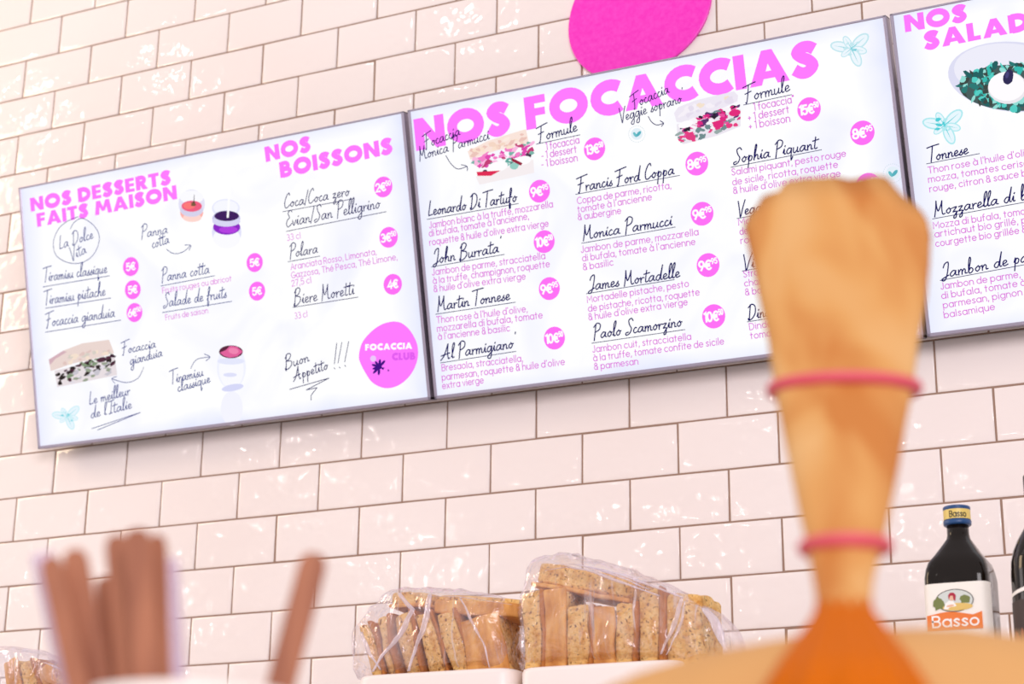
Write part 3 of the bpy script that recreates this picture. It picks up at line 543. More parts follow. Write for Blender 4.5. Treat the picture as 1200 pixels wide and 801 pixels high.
# ---- middle screen
s2.heading('NOS FOCACCIAS', (488, 177), (961, 87.5), 37.5)
s2.name('Focaccia', (499, 174), (540, 158), h=2.0, w=.9, nm='script_text'); s2.name('Monica Parmucci', (492, 188), (574, 163), h=2.0, w=.9, nm='script_text')
s2.pen([[(523, 182.5), (529, 192), (537, 198), (547.6, 195)], [(541, 193), (547.6, 195), (548, 200)]], .9, 'drawn_arrow')
s2.name('Focaccia', (743, 127), (785, 108.5), h=2.0, w=.9, nm='script_text'); s2.name("Veggie soprano'", (727, 143), (802, 119.5), h=2.0, w=.9, nm='script_text')
s2.pen([[(760, 136.5), (764, 143), (770, 146.5), (778, 144.6)], [(774, 141.5), (778, 144.6), (775.5, 148)]], 1.0, 'drawn_arrow')
def formule(nx, ny, bx_, by, dx, plus, price):
    pass
s2.name('Formule', (632, 166), (677, 153.5), ((628.6, 169), (680, 158)), 2.15, 1.1)
s2.desc([('1 focaccia', (640.6, 175.5), (679, 167.6)), ('- 1 dessert', (635.4, 186), (676, 178.5)), ('- 1 boisson', (635.4, 196), (677, 188.5))], 1.1, 1.1)
s2.name('Formule', (874, 119.5), (926, 106.6), ((871.8, 123), (928, 111)), 2.3, 1.1)
s2.desc([('1 focaccia*', (884, 129.5), (931, 120)), ('+ 1 dessert', (877.4, 141.5), (925, 132)), ('+ 1 boisson', (878.5, 151.5), (926, 142.5))], 1.1, 1.15)
NAMES = [
 ('Leonardo Di Tartufo', (502, 253), (606, 236), (501, 257), (607.7, 238.5)), ("John Burrata'", (508, 309.5), (588, 295), (506, 312.7), (591.5, 298)),
 ('Martin Tonnese', (513, 364), (598, 351), (511, 368), (604.3, 354)), ("Al Parmigiano'", (519, 421), (605, 407), (516.8, 425), (605, 411.5)),
 ('Francis Ford Coppa', (678, 225), (790.5, 204), (675, 227.7), (796.8, 205.5)), ('Monica Parmucci', (683.5, 281), (788, 263.7), (682, 285), (791.6, 266)),
 ('James Mortadelle', (690, 340.5), (797, 324.5), (687.5, 344), (790.5, 327.5)), ('Paolo Scamorzino', (696, 397), (799.5, 382), (693.8, 402), (803, 386)),
 ('Sophia Piquant', (860, 192), (958, 174), (857, 196), (963, 175.5)), ('Veggie', (865, 253), (902, 246.5), (864, 256), (904, 249)),
 ('Vi', (871, 315.5), (885, 313), (870, 317.5), (890, 314)), ('Dinde', (877, 374.5), (910, 369), (876, 377), (912, 371))]
for tx, a, b, u0, u1 in NAMES: s2.name(tx, a, b, (u0, u1), 2.1, 1.2)
DESCS = [
 [('Jambon blanc à la truffe, mozzarella', (503.7, 267.5), (648, 242.5)), ("di bufala, tomate à l'ancienne,", (503.5, 277), (620, 256.5)), ("roquette & huile d'olive extra vierge", (504, 287.5), (643, 265))],
 [('Jambon de parme, stracciatella', (507, 322.5), (639, 303)), ('à la truffe, champignon, roquette', (508, 332.5), (644.4, 312.5)), ("& huile d'olive extra vierge", (509, 342), (616, 327))],
 [("Thon rose à l'huile d'olive,", (512.3, 378.5), (618.5, 365)), ('mozzarella di bufala, tomate', (513, 388.5), (636, 372.4)), ("à l'ancienne & basilic", (514, 398), (597.6, 387.5))],
 [('Bresaola, stracciatella,', (518.4, 434.5), (613, 423)), ("parmesan, roquette & huile d'olive", (518.6, 445.5), (662, 427)), ('extra vierge', (519, 455.5), (567, 448.5))],
 [('Coppa de parme, ricotta,', (677, 239), (786.7, 220.5)), ("tomate à l'ancienne", (677.5, 249), (764, 234)), ('& aubergine', (678, 258), (728, 250))],
 [('Jambon de parme, mozzarella', (681.4, 296), (818.6, 275)), ("di bufala, tomate à l'ancienne", (683, 306), (815, 286.5)), ('& basilic', (684, 316.5), (719, 310.5))],
 [('Mortadelle pistache, pesto', (688.8, 354.5), (807.4, 335.5)), ('de pistache, ricotta, roquette', (690, 365), (820, 345.5)), ("& huile d'olive extra vierge", (690.4, 375), (806, 357))],
 [('Jambon cuit, stracciatella', (695, 412.8), (810, 397.5)), ('à la truffe, tomate confite de sicile', (696, 423), (848.6, 403)), ('& parmesan', (697, 433), (748, 426.5))],
 [('Salami piquant, pesto rouge', (858, 205.5), (991.5, 183)), ('de sicile, ricotta, roquette', (859, 217), (982, 196)), ("& huile d'olive extra vierge", (860, 227), (985, 206.5))],
 [('Mozz', (866, 264), (892, 260)), ('de', (867.5, 275), (877, 273.5)), ('roq', (868.6, 285.5), (885, 283))],
 [('Stra', (872, 325), (889, 322)), ('cham', (873, 335.5), (897, 332)), ('& ba', (874, 346), (893, 343))],
 [('Dinde', (879, 386.5), (905, 382)), ('toma', (880, 397), (904, 393.5))]]
for L in DESCS: s2.desc(L)
for a, rp, tx, su in (((697, 174.4), 13.4, '13€', '50'), ((632.5, 224), 13.4, '9€', '95'), ((638, 283), 13.4, '10€', '50'), ((644, 338), 13.4, '9€', '95'), ((650, 396), 13.4, '10€', '50'),
    ((816.8, 191.7), 14, '8€', '95'), ((823, 250.4), 14, '9€', '95'), ((830, 310.5), 14, '9€', '95'), ((836.6, 370.5), 14.2, '10€', '50'), ((948.3, 128), 14, '15€', '50'), ((1010.8, 155.7), 14.4, '8€', '95'), ((1017.6, 217), 14.4, '9€', '50')):
    s2.badge(a, rp, tx, su)
rnd = random.Random(21); P = lambda x, y: (470 + x / 4.444, 90 + y / 4.444)
sh = [((246, 238, 240), [P(390, 520), P(690, 430), P(695, 500), P(410, 562)]), ((250, 228, 218), [P(348, 388), P(450, 335), P(560, 300), P(652, 272), P(668, 350), P(560, 366), P(460, 396), P(362, 432)])]
sh += scatter(rnd, P(380, 420), P(680, 340), P(690, 400), P(390, 480), 44, [(226, 72, 176), (244, 128, 200), (250, 186, 224), (196, 60, 120), (120, 180, 168)], 2.5, 6)
sh += scatter(rnd, P(420, 470), P(690, 400), P(690, 440), P(420, 510), 22, [(96, 168, 158), (136, 196, 186), (250, 250, 252), (250, 250, 252), (70, 60, 80)], 2.5, 6)
sh += [((255, 253, 255), ell(*P(505, 468), 12, 6, -12)), ((255, 253, 255), ell(*P(640, 435), 9, 5, -12)), ((224, 40, 84), [P(395, 495), P(520, 488), P(470, 515), P(400, 516)]), ((150, 30, 60), [P(575, 420), P(635, 450), P(625, 462), P(580, 440)]), ((150, 206, 196), ell(*P(590, 465), 5, 4))]
sh += scatter(rnd, P(370, 385), P(650, 290), P(660, 345), P(390, 410), 24, [(252, 236, 226), (244, 214, 196), (250, 226, 206), (236, 196, 186)], 2, 5.5)
s2.blobs('focaccia_picture', sh)
P = lambda x, y: (660 + x / 4.444, 40 + y / 4.444)
sh = [((236, 230, 240), [P(592, 470), P(925, 390), P(925, 480), P(800, 530), P(625, 574), P(596, 545)]), ((238, 232, 244), [P(578, 412), P(600, 380), P(690, 345), P(890, 298), P(912, 320), P(908, 350), P(800, 400), P(640, 462), P(592, 458)])]
sh += scatter(rnd, P(620, 470), P(910, 360), P(925, 440), P(610, 540), 66, [(60, 30, 84), (92, 50, 110), (220, 36, 130), (236, 80, 160), (110, 138, 142), (250, 244, 250), (40, 30, 50)], 2.2, 5.5)
sh += scatter(rnd, P(600, 520), P(900, 430), P(910, 480), P(620, 570), 30, [(112, 140, 142), (92, 122, 122), (150, 170, 168), (232, 60, 130)], 2.2, 5)
sh += [((226, 40, 124), [P(775, 460), P(840, 440), P(835, 480), P(800, 500)]), ((226, 60, 130), ell(*P(665, 535), 6, 4)), ((255, 252, 255), ell(*P(640, 470), 9, 4, -15)), ((226, 40, 124), ell(*P(895, 410), 7, 4, -10))]
sh += scatter(rnd, P(600, 400), P(890, 320), P(890, 345), P(610, 440), 16, [(246, 240, 248), (230, 222, 238), (244, 226, 206)], 2.5, 6)
s2.blobs('focaccia_picture', sh)
def leaf_badge(cx, cy, rr):
    sh = []
    for k in range(28):
        a = 2 * PI * k / 28; sh.append(((196, 214, 222), ell(cx + rr * math.cos(a), cy + rr * math.sin(a), .55, .55, 0, 6)))
    sh += [((228, 240, 248), ell(cx, cy, rr * .72, rr * .72)), ((104, 190, 200), ell(cx - rr * .22, cy + rr * .08, rr * .36, rr * .17, 55)), ((84, 176, 190), ell(cx + rr * .22, cy - rr * .02, rr * .42, rr * .19, -50))]
    s2.blobs('leaf_badge', sh)
leaf_badge(746.6, 157, 9.6); leaf_badge(1046.4, 203, 11)
leafy(s2, 998, 57, 21, [(196, 232, 240), (238, 247, 254), (126, 208, 220)], 4)
bm = bmesh.new(); text_into(bm, SANS, '2', s2.p(1075, 391), s2.p(1079.5, 390.2), s2.hh((1077, 390), 7) / 7.5, s2.hh((1077, 390), 1), z=.0008); obj('page_number', bm, ink((150, 120, 190)), s2.t)

# ---- right screen
s3.heading('NOS', (1061, 38), (1134, 24.5), 20); s3.heading('SALADES', (1084, 59), (1249, 26.5), 21)
for tx, a, b, u0, u1 in [('Tonnese', (1089, 189.5), (1135, 180), (1086, 192), (1148, 180)), ('Mozzarella di bufala', (1095, 253), (1243, 226), (1093, 256.5), (1250, 228)), ('Jambon de parme', (1104, 326), (1231, 301), (1102, 328.5), (1236, 303.5))]:
    s3.name(tx, a, b, (u0, u1), 2.1, 1.2)
for L in [[("Thon rose à l'huile d'olive,", (1088.4, 203.4), (1216, 180)), ('mozza, tomates cerises', (1088.5, 214), (1211, 193)), ('rouge, citron & sauce b', (1090, 225), (1203, 206))],
          [('Mozza di bufala, tomate', (1094.4, 268), (1213, 249)), ('artichaut bio grillé, p', (1096, 278), (1203, 261)), ('courgette bio grillée &', (1097, 289), (1203, 272))],
          [('Jambon de parme,', (1103, 339), (1196, 324.5)), ('di bufala, tomate à', (1104, 350), (1202, 334)), ('parmesan, pignon', (1106, 361), (1198, 345.5)), ('balsamique', (1107, 372.5), (1166, 362.5))]]: s3.desc(L)
rnd = random.Random(31)
sh = [((222, 222, 244), ell(1188, 90, 77, 41, 4, 40)), ((238, 237, 250), ell(1184, 84, 66, 33, 4, 40)), ((70, 92, 92), ell(1190, 103, 66, 27, 2, 40))]
for k in range(190):
    a = rnd.uniform(0, 2 * PI); q = rnd.uniform(.45, 1)
    sh.append((rnd.choice([(52, 186, 176), (84, 206, 196), (40, 120, 116), (60, 70, 66), (148, 222, 214), (30, 96, 96)]), ell(1190 + 65 * q * math.cos(a), 101 + 28 * q * math.sin(a), rnd.uniform(2.5, 6.5), rnd.uniform(1.5, 4), rnd.uniform(0, 180), 8, wob=.35, rnd=rnd)))
sh += [((236, 232, 238), ell(1181, 103, 23, 19)), ((255, 252, 255), ell(1180, 101.5, 21.5, 17)), ((44, 40, 84), ell(1182, 90.5, 6, 9, 12, 14, wob=.1, rnd=rnd)), ((70, 64, 120), ell(1180.5, 88, 2, 4, 12))]
s3.blobs('salad_picture', sh)
leafy(s3, 1107, 147, 22, [(176, 234, 240), (232, 247, 254), (78, 206, 216)], 6)

# ------------------------------------------------------------------ bread
def slab(name, cx, cz, w, hgt, dep, yf, lean, label, face='crumb', group='bread slices', crust_side=1, rnd=None, zc=0, yaw=0, tag_it=True):
    """slice standing on edge: width w along x, height hgt, crust layer on one broad side; face tells what looks at the viewer"""
    t = thing(name, label, 'bread', (cx, yf, cz), (0, math.radians(lean), math.radians(yaw or rnd.uniform(-3, 3))), group)
    cr = .0055 if face != 'crumb' else .0034
    def soft(bm, seed, amp):
        bmesh.ops.subdivide_edges(bm, edges=bm.edges[:], cuts=5, use_grid_fill=True)
        for v in bm.verts:
            q = v.co * 38 + Vector((seed * 7.1, seed * 3.3, seed)); d_ = noise.noise_vector(q) * amp + noise.noise_vector(q * 3) * amp * .35
            v.co += d_
    sd = rnd.random() * 50
    if face == 'crumb':
        a, b = (-w / 2, w / 2 - cr) if crust_side > 0 else (-w / 2 + cr, w / 2)
        bm = bmesh.new(); bx(bm, a, b, 0, dep, 0, hgt, .0055, 2); soft(bm, sd, .0042); obj('crumb', bm, M['crumb'], t, True)
        a, b = (w / 2 - cr, w / 2 + .0015) if crust_side > 0 else (-w / 2 - .0015, -w / 2 + cr)
        bm = bmesh.new(); bx(bm, a, b, -.0012, dep, 0, hgt + .0015, .002, 2); soft(bm, sd, .0042); obj('crust', bm, M['edge'], t, True)
    else:
        bm = bmesh.new(); bx(bm, -w / 2, w / 2, cr, dep, 0, hgt, .006, 2); soft(bm, sd, .0032); obj('crumb', bm, M['crumb'], t, True)
        bm = bmesh.new(); bx(bm, -w / 2 - .001, w / 2 + .001, 0, cr, 0, hgt + .001, .0026, 2); soft(bm, sd + 9, .0034); obj('crust', bm, M['crust'], t, True)
    return t
def slice_px(xl, xr, ytop, ybot, y, label, face='crumb', lean=0, crust_side=1, dep=.075, group=None, zbot=None):
    pa, pb = at(xl, ybot, y), at(xr, ybot, y); pt = at((xl + xr) / 2, ytop, y)
    z0 = zbot if zbot is not None else pa.z
    cx = (pa.x + pb.x) / 2
    return slab('bread_slice', cx, z0, pb.x - pa.x, (pt.z - z0) / max(.8, math.cos(math.radians(lean))), dep, y, lean, label, face, group, crust_side, rb)
rb = random.Random(17)
YT = -.50
# trays: open white boxes with rounded rims
def tray(x0, x1, ztop, label, dep=.17):
    t = thing('bread_tray', label, 'tray', ((x0 + x1) / 2, YT + dep / 2, ZC), group='white bread trays on the back counter')
    hx, hy, h = (x1 - x0) / 2, dep / 2, ztop - ZC
    bm = bmesh.new()
    k = 48
    R_ = lambda s_, z: sq_ring(0, 0, z, hx - s_, hy - s_, 9, k)
    loft(bm, [R_(.006, 0), R_(.002, .004), R_(.0, h - .006), R_(.0012, h - .0015), R_(.0035, h), R_(.006, h - .0015), R_(.008, h - .006), R_(.010, h - .058), R_(.016, h - .062)])
    obj('tray_body', bm, M['tray'], t, True)
    return h
pr = at(604, 782, YT); zr = pr.z; xr0 = pr.x; xr1 = at(797, 767, YT).x
xl1 = at(597, 782, YT).x; xl0 = at(414, 790, YT).x
zl = at(520, 785, YT).z
tray(xr0, xr1, zr, 'white tray below the bag with a slice lying across the top'); tray(xl0, xl1, zl, 'white tray below the middle bag, its front edge left of the other tray')
xf1 = at(120, 805, YT).x; zf_ = at(60, 806, YT).z
tray(xf1 - .2, xf1, zf_, 'white tray under the bread in the bottom left corner')
YS = YT + .018; G1 = 'slices in the right bread bag'; G2 = 'slices in the middle bread bag'; G3 = 'slices in the lower left bread bag'
zb = zr - .0585
slice_px(611, 637, 693, 776, YS, 'narrow speckled bread slice standing at the far left of the right bag', group=G1, zbot=zb)
slice_px(638, 663, 690, 776, YS, 'smooth golden crust-side slice below the raised end of the lying slice', 'crust', group=G1, zbot=zb)
slice_px(664, 694, 708, 776, YS, 'speckled slice between the two smooth golden slices in the right bag', group=G1, zbot=zb)
slice_px(695, 719, 711, 776, YS, 'smooth golden slice with a rounded top under the middle of the lying slice', 'crust', group=G1, zbot=zb)
slice_px(720, 747, 704, 774, YS, 'speckled slice under the low end of the lying slice', group=G1, zbot=zb)
slice_px(749, 776, 690, 772, YS, 'yellowish slice just right of the lying slice, behind streaky film', group=G1, zbot=zb, crust_side=1)
slice_px(778, 822, 694, 770, YS, 'widest pale slice at the right end of the right bag', group=G1, zbot=zb, crust_side=-1)
# slice lying across the top
pa, pb = at(624, 686, YS + .01), at(737, 706, YS + .01)
t = thing('bread_slice', 'thick slice lying tilted across the top of the right bag', 'bread', pa, (0, math.atan2(pa.z - pb.z, pb.x - pa.x), 0), G1)
ln = (pb - pa).length
def soft2(bm, sd, amp, cuts=6):
    bmesh.ops.subdivide_edges(bm, edges=bm.edges[:], cuts=cuts, use_grid_fill=True)
    for v in bm.verts:
        q = v.co * 34 + Vector((sd, sd * .7, sd * .3)); v.co += noise.noise_vector(q) * amp + noise.noise_vector(q * 3) * amp * .4
bm = bmesh.new(); bx(bm, .002, ln, 0, .08, .0045, .031, .006, 3); soft2(bm, 3, .003); obj('crumb', bm, M['crumb'], t, True)
bm = bmesh.new(); bx(bm, -.003, ln + .001, -.002, .08, 0, .0055, .002, 2); soft2(bm, 8, .0018); obj('crust', bm, M['crust'], t, True)
# middle bag
zb = zl - .0585
def lean_slice(xt, xb, w, ytop, lab, face='crumb', cs=1, dy=0, dep=.07):
    y = YS + dy; b = at(xb, 784, y); tp = at(xt, ytop, y); d_ = Vector((tp.x - b.x, 0, tp.z - b.z)); lean = math.degrees(math.atan2(d_.x, d_.z))
    b0 = b + (zb - b.z) / d_.z * d_
    wm = w / 965
    slab('bread_slice', b0.x, zb + wm / 2 * abs(math.sin(math.radians(lean))), wm, (tp.z - zb) / math.cos(math.radians(lean)), dep, y, lean, lab, face, G2, cs, rb)
lean_slice(428, 440, 17, 733, 'leaning slice at the far left of the middle bag')
lean_slice(446, 458, 17, 722, 'brown-edged slice leaning second from the left in the middle bag')
lean_slice(470, 482, 27, 722, 'broad speckled slice behind the crossing folds of film in the middle bag')
lean_slice(496, 512, 24, 722, 'speckled slice in the centre of the middle bag with a dark brown edge')
lean_slice(522, 541, 26, 720, 'leaning speckled slice just left of the big golden crust in the middle bag')
lean_slice(561, 571, 48, 727, 'big slice with golden crust turned to the viewer at the right of the middle bag', 'crust')
# lying pieces
def lying(p0, p1, th, lab, face, grp, y=YS, dep=.07):
    pa, pb = at(*p0, y), at(*p1, y); ln = (pb - pa).length
    t = thing('bread_slice', lab, 'bread', pa, (0, math.atan2(pa.z - pb.z, pb.x - pa.x), 0), grp)
    bm = bmesh.new(); bx(bm, .001, ln, .002, dep, .004, th, .005, 3); soft2(bm, rb.random() * 30, .0026); obj('crumb', bm, M['crumb'], t, True)
    bm = bmesh.new()
    if face == 'crust': bx(bm, 0, ln + .001, -.002, dep, 0, th * .75, .003, 2)
    else: bx(bm, 0, ln + .001, -.002, dep, 0, .005, .002, 2)
    soft2(bm, rb.random() * 30, .0018); obj('crust', bm, M['crust'], t, True)
lying((508, 718), (608, 724), .024, 'brown-crusted slice lying flat on top of the middle bag', 'crust', G2, YS + .004)
lying((456, 712), (500, 711), .020, 'short pale piece of bread on the upper left of the middle bag', 'crumb', G2, YS + .012)
# lower left bag: only the tops show above the frame edge
zb = zf_ - .0585
for i, (xt, xb, w, yt, lab) in enumerate([(8, 16, 20, 773, 'first golden slice from the left in the lower left corner'), (28, 38, 20, 774, 'second golden slice from the left in the lower left corner'),
        (48, 60, 20, 780, 'third golden slice from the left in the lower left corner'), (67, 82, 20, 789, 'lowest golden slice at the right end of the lower left bag')]):
    y = YS; b = at(xb, 812, y); tp = at(xt, yt, y); d_ = Vector((tp.x - b.x, 0, tp.z - b.z)); lean = math.degrees(math.atan2(d_.x, d_.z)); b0 = b + (zb - b.z) / d_.z * d_
    slab('bread_slice', b0.x, zb + .003, w / 880, (tp.z - zb) / math.cos(math.radians(lean)) - .004, .07, y, lean, lab, 'crust' if i % 2 == 0 else 'crumb', G3, 1, rb)

# clear bags: wrinkled shells around the bread, lofted along x
def bag(label, stations, zrim, seed, folds=()):
    """stations: (pixel x, pixel y of the film's top)"""
    bm = bmesh.new(); rings = []; kk = 40
    st = []
    for a, b_ in zip(stations, stations[1:]):
        for q in range(4): st.append(lerp2(a, b_, q / 4))
    st.append(stations[-1])
    for i, (px, py) in enumerate(st):
        p = at(px, py, YS + .03); u = i / (len(st) - 1); e = min(1, 5 * min(u, 1 - u) + .16)
        zt = p.z + .004; zb_ = zrim + .001; hz = max(.004, (zt - zb_) / 2); cz = (zt + zb_) / 2; hy = .044 * e ** .5 + .004
        ring = []
        for k in range(kk):
            a = 2 * PI * k / kk; c_, s_ = math.cos(a), math.sin(a)
            y = YS + .036 + hy * math.copysign(abs(c_) ** .55, c_); z = cz + hz * math.copysign(abs(s_) ** .6, s_)
            q = Vector((p.x * 30, y * 26, z * 26)) + Vector((seed, 0, 0)); w_ = noise.noise_vector(q) * .0045 + noise.noise_vector(q * 2.6) * .0024
            fold = .003 * math.sin(p.x * 140 + z * 110 + seed) * (1 if s_ > -.5 else 0)
            ring.append(Vector((p.x + w_.x, y - abs(w_.y) - .002 + (fold if c_ < 0 else -fold), max(zb_, z + w_.z + abs(fold) * .5))))
        rings.append(ring)
    loft(bm, rings); bmesh.ops.recalc_face_normals(bm, faces=bm.faces)
    o = tag(obj('plastic_bag', bm, M['film'], smooth=True), label, 'bag', 'clear bread bags')
    for st_ in folds:
        bm = bmesh.new(); pts = [at(x, y, YS - .012) for x, y in st_[0]]; cur = []
        for i in range(len(pts) - 1):
            for q in range(5): cur.append(pts[i].lerp(pts[i + 1], q / 5))
        cur.append(pts[-1]); rg = []
        for i, p in enumerate(cur):
            u = i / (len(cur) - 1); r_ = st_[1] * (.45 + .55 * math.sin(PI * min(1, u * 1.15 + .05))) * (1 + .35 * noise.noise(p * 90))
            rg.append([p + Vector((r_ * math.cos(k * PI / 5) + noise.noise(p * 60) * .002, .5 * r_ * math.sin(k * PI / 5), 0)) for k in range(10)])
        loft(bm, rg); bmesh.ops.recalc_face_normals(bm, faces=bm.faces); obj('film_fold', bm, M['fold'], o, True)
bag('clear plastic bag around the bread slices with one lying across the top', [(621, 730), (624, 700), (637, 662), (672, 655), (708, 662), (745, 674), (785, 691), (815, 704), (840, 722), (856, 742), (868, 762)], zr, 2.0, [([(798, 700), (794, 722), (784, 744), (774, 766)], .0035), ([(802, 704), (800, 726), (790, 748), (780, 767)], .002), ([(640, 668), (664, 664), (690, 668), (712, 676), (745, 688), (772, 698)], .006), ([(652, 661), (676, 661), (706, 668), (738, 680), (760, 690)], .004), ([(690, 664), (726, 672), (764, 686), (800, 700)], .005), ([(826, 712), (838, 730), (846, 750), (850, 764)], .006)])
bag('crumpled clear plastic bag around the middle bread slices', [(425, 768), (431, 742), (444, 720), (460, 700), (488, 694), (520, 696), (560, 699), (600, 703), (610, 722)], zl, 5.0, [([(504, 696), (500, 722), (490, 750), (478, 786)], .0045), ([(468, 694), (483, 714), (470, 742), (448, 768), (436, 787)], .0045), ([(540, 700), (552, 726), (566, 752), (574, 782)], .002), ([(424, 740), (432, 764), (446, 784)], .003), ([(500, 698), (540, 699), (600, 708)], .003)])
bag('clear plastic bag around the bread in the lower left corner', [(-70, 775), (-40, 762), (0, 764), (30, 764), (60, 770), (85, 780), (98, 790)], zf_, 9.0, [([(52, 776), (72, 784), (94, 797)], .004)])

# ------------------------------------------------------------------ oil bottles
def bottle_rings(prof, k=48): return [sq_ring(0, 0, z, h, h, n, k) for z, h, n in prof]
YO = -.37
bp = at(1126, 905, YO); hs = .0365
bp.x = at(1127, 690, YO).x
bt = thing('oil_bottle', 'square dark olive oil bottle with a blue cap and a cream and orange label', 'bottle', (bp.x, YO, ZC))
zt = {k: at(1121, y, YO).z - ZC for k, y in (('cap1', 594), ('cap0', 616), ('neck', 632), ('sh', 672), ('lab', 689))}
hc = (at(1137, 605, YO).x - at(1105, 605, YO).x) / 2
hn = hc * .80
bm = bmesh.new()
prof = [(0, hs - .006, 6), (.004, hs, 6), (zt['sh'] - .008, hs, 6), (zt['sh'] + .002, hs - .0015, 5.5), (zt['sh'] + .010, hs * .9, 4.6)]
for q in (.3, .55, .8): prof.append((zt['sh'] + .010 + (zt['neck'] - zt['sh'] - .010) * q, hs * .9 + (hn * 1.08 - hs * .9) * q ** .95, 4.6 - 2.2 * q))
prof += [(zt['neck'], hn * 1.08, 2.2), (zt['neck'] + .005, hn, 2), (zt['cap0'] + .004, hn, 2)]
loft(bm, bottle_rings(prof)); bd = obj('glass_body', bm, M['oil_glass'], bt, True)
bm = bmesh.new(); loft(bm, bottle_rings([(zt['cap0'], hc * .97, 2), (zt['cap0'] + .0015, hc * 1.02, 2), (zt['cap0'] + .005, hc * 1.02, 2), (zt['cap0'] + .0055, hc * .97, 2), (zt['cap1'] - .004, hc * .97, 2), (zt['cap1'] - .003, hc, 2), (zt['cap1'] - .001, hc, 2), (zt['cap1'], hc * .94, 2)]))
cp = obj('cap', bm, M['cap_blue'], bt, True)
zc0, zc1 = zt['cap0'] + .0062, zt['cap1'] - .0045
bm = bmesh.new(); loft(bm, bottle_rings([(zc0, hc * .985, 2), (zc1, hc * .985, 2)]), False, False); bnd = obj('cap_band', bm, M['gold'], cp, True)
def wrap_text(s, z0, hgt, a0, a1, rad, pen, m, parent, nm):
    bm = bmesh.new(); L_ = rad * (a1 - a0); text_into(bm, SANS, s, (0, 0), (L_, 0), hgt / 7.5, pen, zs=2e-5)
    for v in bm.verts:
        a = a0 + v.co.x / rad; rz = rad + v.co.z; v.co = Vector((rz * math.cos(a), rz * math.sin(a), z0 + v.co.y))
    obj(nm, bm, m, parent)
wrap_text('Basso', zc0 + .0018, .0068, math.radians(250), math.radians(322), hc * .992, .0011, M['print_dark'], bnd, 'brand_text')
# label wraps the front face
lt, lb = zt['lab'], .03
bm = bmesh.new(); full = sq_ring(0, 0, 0, hs + .0007, hs + .0007, 6, 96)
idx = [i for i in range(96) if full[i].y < -.0 and full[i].y < -hs * .55]
loft(bm, [[full[i] + Vector((0, 0, z)) for i in idx] for z in (lb, lt)], False, False, False)
lb_o = obj('label', bm, M['label_paper'], bt, True)
px_m = 1 / at(1126, 720, YO).x
sx = lambda X: (X - 322) / 4.45 / 1010 * 1.0
def sz(Y): return at(1121, 580 + Y / 4.45, YO - hs).z - ZC
def flat(nm, polys, parent, off):
    bm = bmesh.new(); ms = []
    for i, (mm, pts) in enumerate(polys):
        if mm not in ms: ms.append(mm)
        vs = [bm.verts.new((sx(x), -hs - off - i * 3e-5, sz(y))) for x, y in pts]
        fc = bm.faces.new(vs); fc.material_index = ms.index(mm); fc.normal_update()
        if fc.normal.y > 0: fc.normal_flip()
    return obj(nm, bm, [M[q] for q in ms], parent)
rnd = random.Random(8)
pic = [('print_dark', ell(318, 548, 96, 60)), ('print_sky', ell(318, 548, 92, 56)), ('print_yellow', ell(330, 582, 78, 20)), ('print_green', ell(240, 560, 30, 34, 0, 18, wob=.25, rnd=rnd)), ('print_green', ell(370, 545, 26, 22, 20, 16, wob=.2, rnd=rnd)),
       ('print_white', [(262, 592), (272, 562), (290, 548), (312, 552), (326, 575), (322, 592)]), ('print_skin', ell(296, 575, 20, 6, -8)), ('print_skin', ell(305, 532, 12, 17)), ('print_red', [(290, 545), (288, 520), (298, 507), (316, 507), (327, 522), (322, 552), (314, 545), (312, 524), (300, 522), (296, 530)]), ('print_yellow', ell(330, 588, 44, 9))]
flat('label_picture', pic, lb_o, .0012)
ban = [(176, 622)] + [(176 + 276 * q, 618 - 12 * math.sin(q * PI * 1.7 - .5)) for q in (.12, .24, .36, .48, .6, .72, .84)] + [(452, 612), (452, 700), (176, 700)]
bo = flat('label_banner', [('print_orange', ban)], lb_o, .0018)
bm = bmesh.new(); text_into(bm, SANS, 'Basso', (sx(204), 0), (sx(432), 0), (sz(628) - sz(682)) / 7.5, .0019, zs=3e-5)
for v in bm.verts: v.co = Vector((v.co.x, -hs - .0020 - v.co.z, sz(682) + v.co.y))
obj('brand_text', bm, M['print_white'], bo)
# second bottle, cut by the right edge
YO2 = -.42
p2 = at(1226, 720, YO2); rr = (at(1226, 720, YO2).x - at(1188.5, 720, YO2).x)
b2 = thing('oil_bottle', 'dark round-shouldered bottle cut off by the right edge of the photo', 'bottle', (p2.x, YO2, ZC))
zs = at(1224, 668, YO2).z - ZC
prof = [(0, rr * .9, 2), (.004, rr, 2), (zs - .004, rr, 2), (zs + .010, rr * .97, 2), (zs + .022, rr * .88, 2), (zs + .034, rr * .72, 2), (zs + .046, rr * .50, 2), (zs + .056, rr * .37, 2), (zs + .085, rr * .33, 2)]
bm = bmesh.new(); loft(bm, bottle_rings(prof)); obj('glass_body', bm, M['oil_glass'], b2, True)
bm = bmesh.new(); loft(bm, bottle_rings([(zs + .083, rr * .40, 2), (zs + .105, rr * .40, 2), (zs + .107, rr * .36, 2)])); obj('cap', bm, M['print_dark'], b2, True)
def wrapband(nm, a0, a1, zf0, zf1, m, parent):
    bm = bmesh.new(); n = 16
    for zfun in (0,):
        lo = [Vector(((rr + .0008) * math.cos(a0 + (a1 - a0) * i / n), (rr + .0008) * math.sin(a0 + (a1 - a0) * i / n), zf0(i / n))) for i in range(n + 1)]
        hi = [Vector((v.x, v.y, zf1(i / n))) for i, v in enumerate(lo)]
        loft(bm, [lo, hi], False, False, False)
    return obj(nm, bm, m, parent, True)
lbl2 = wrapband('label', math.radians(180), math.radians(330), lambda q: .03, lambda q: zs - .035, mat('dark_label', lin(52, 36, 34), .5), b2)
wrapband('label_stripe', math.radians(182), math.radians(300), lambda q: zs - .032 + .012 * q, lambda q: zs - .028 + .012 * q, M['print_white'], b2)
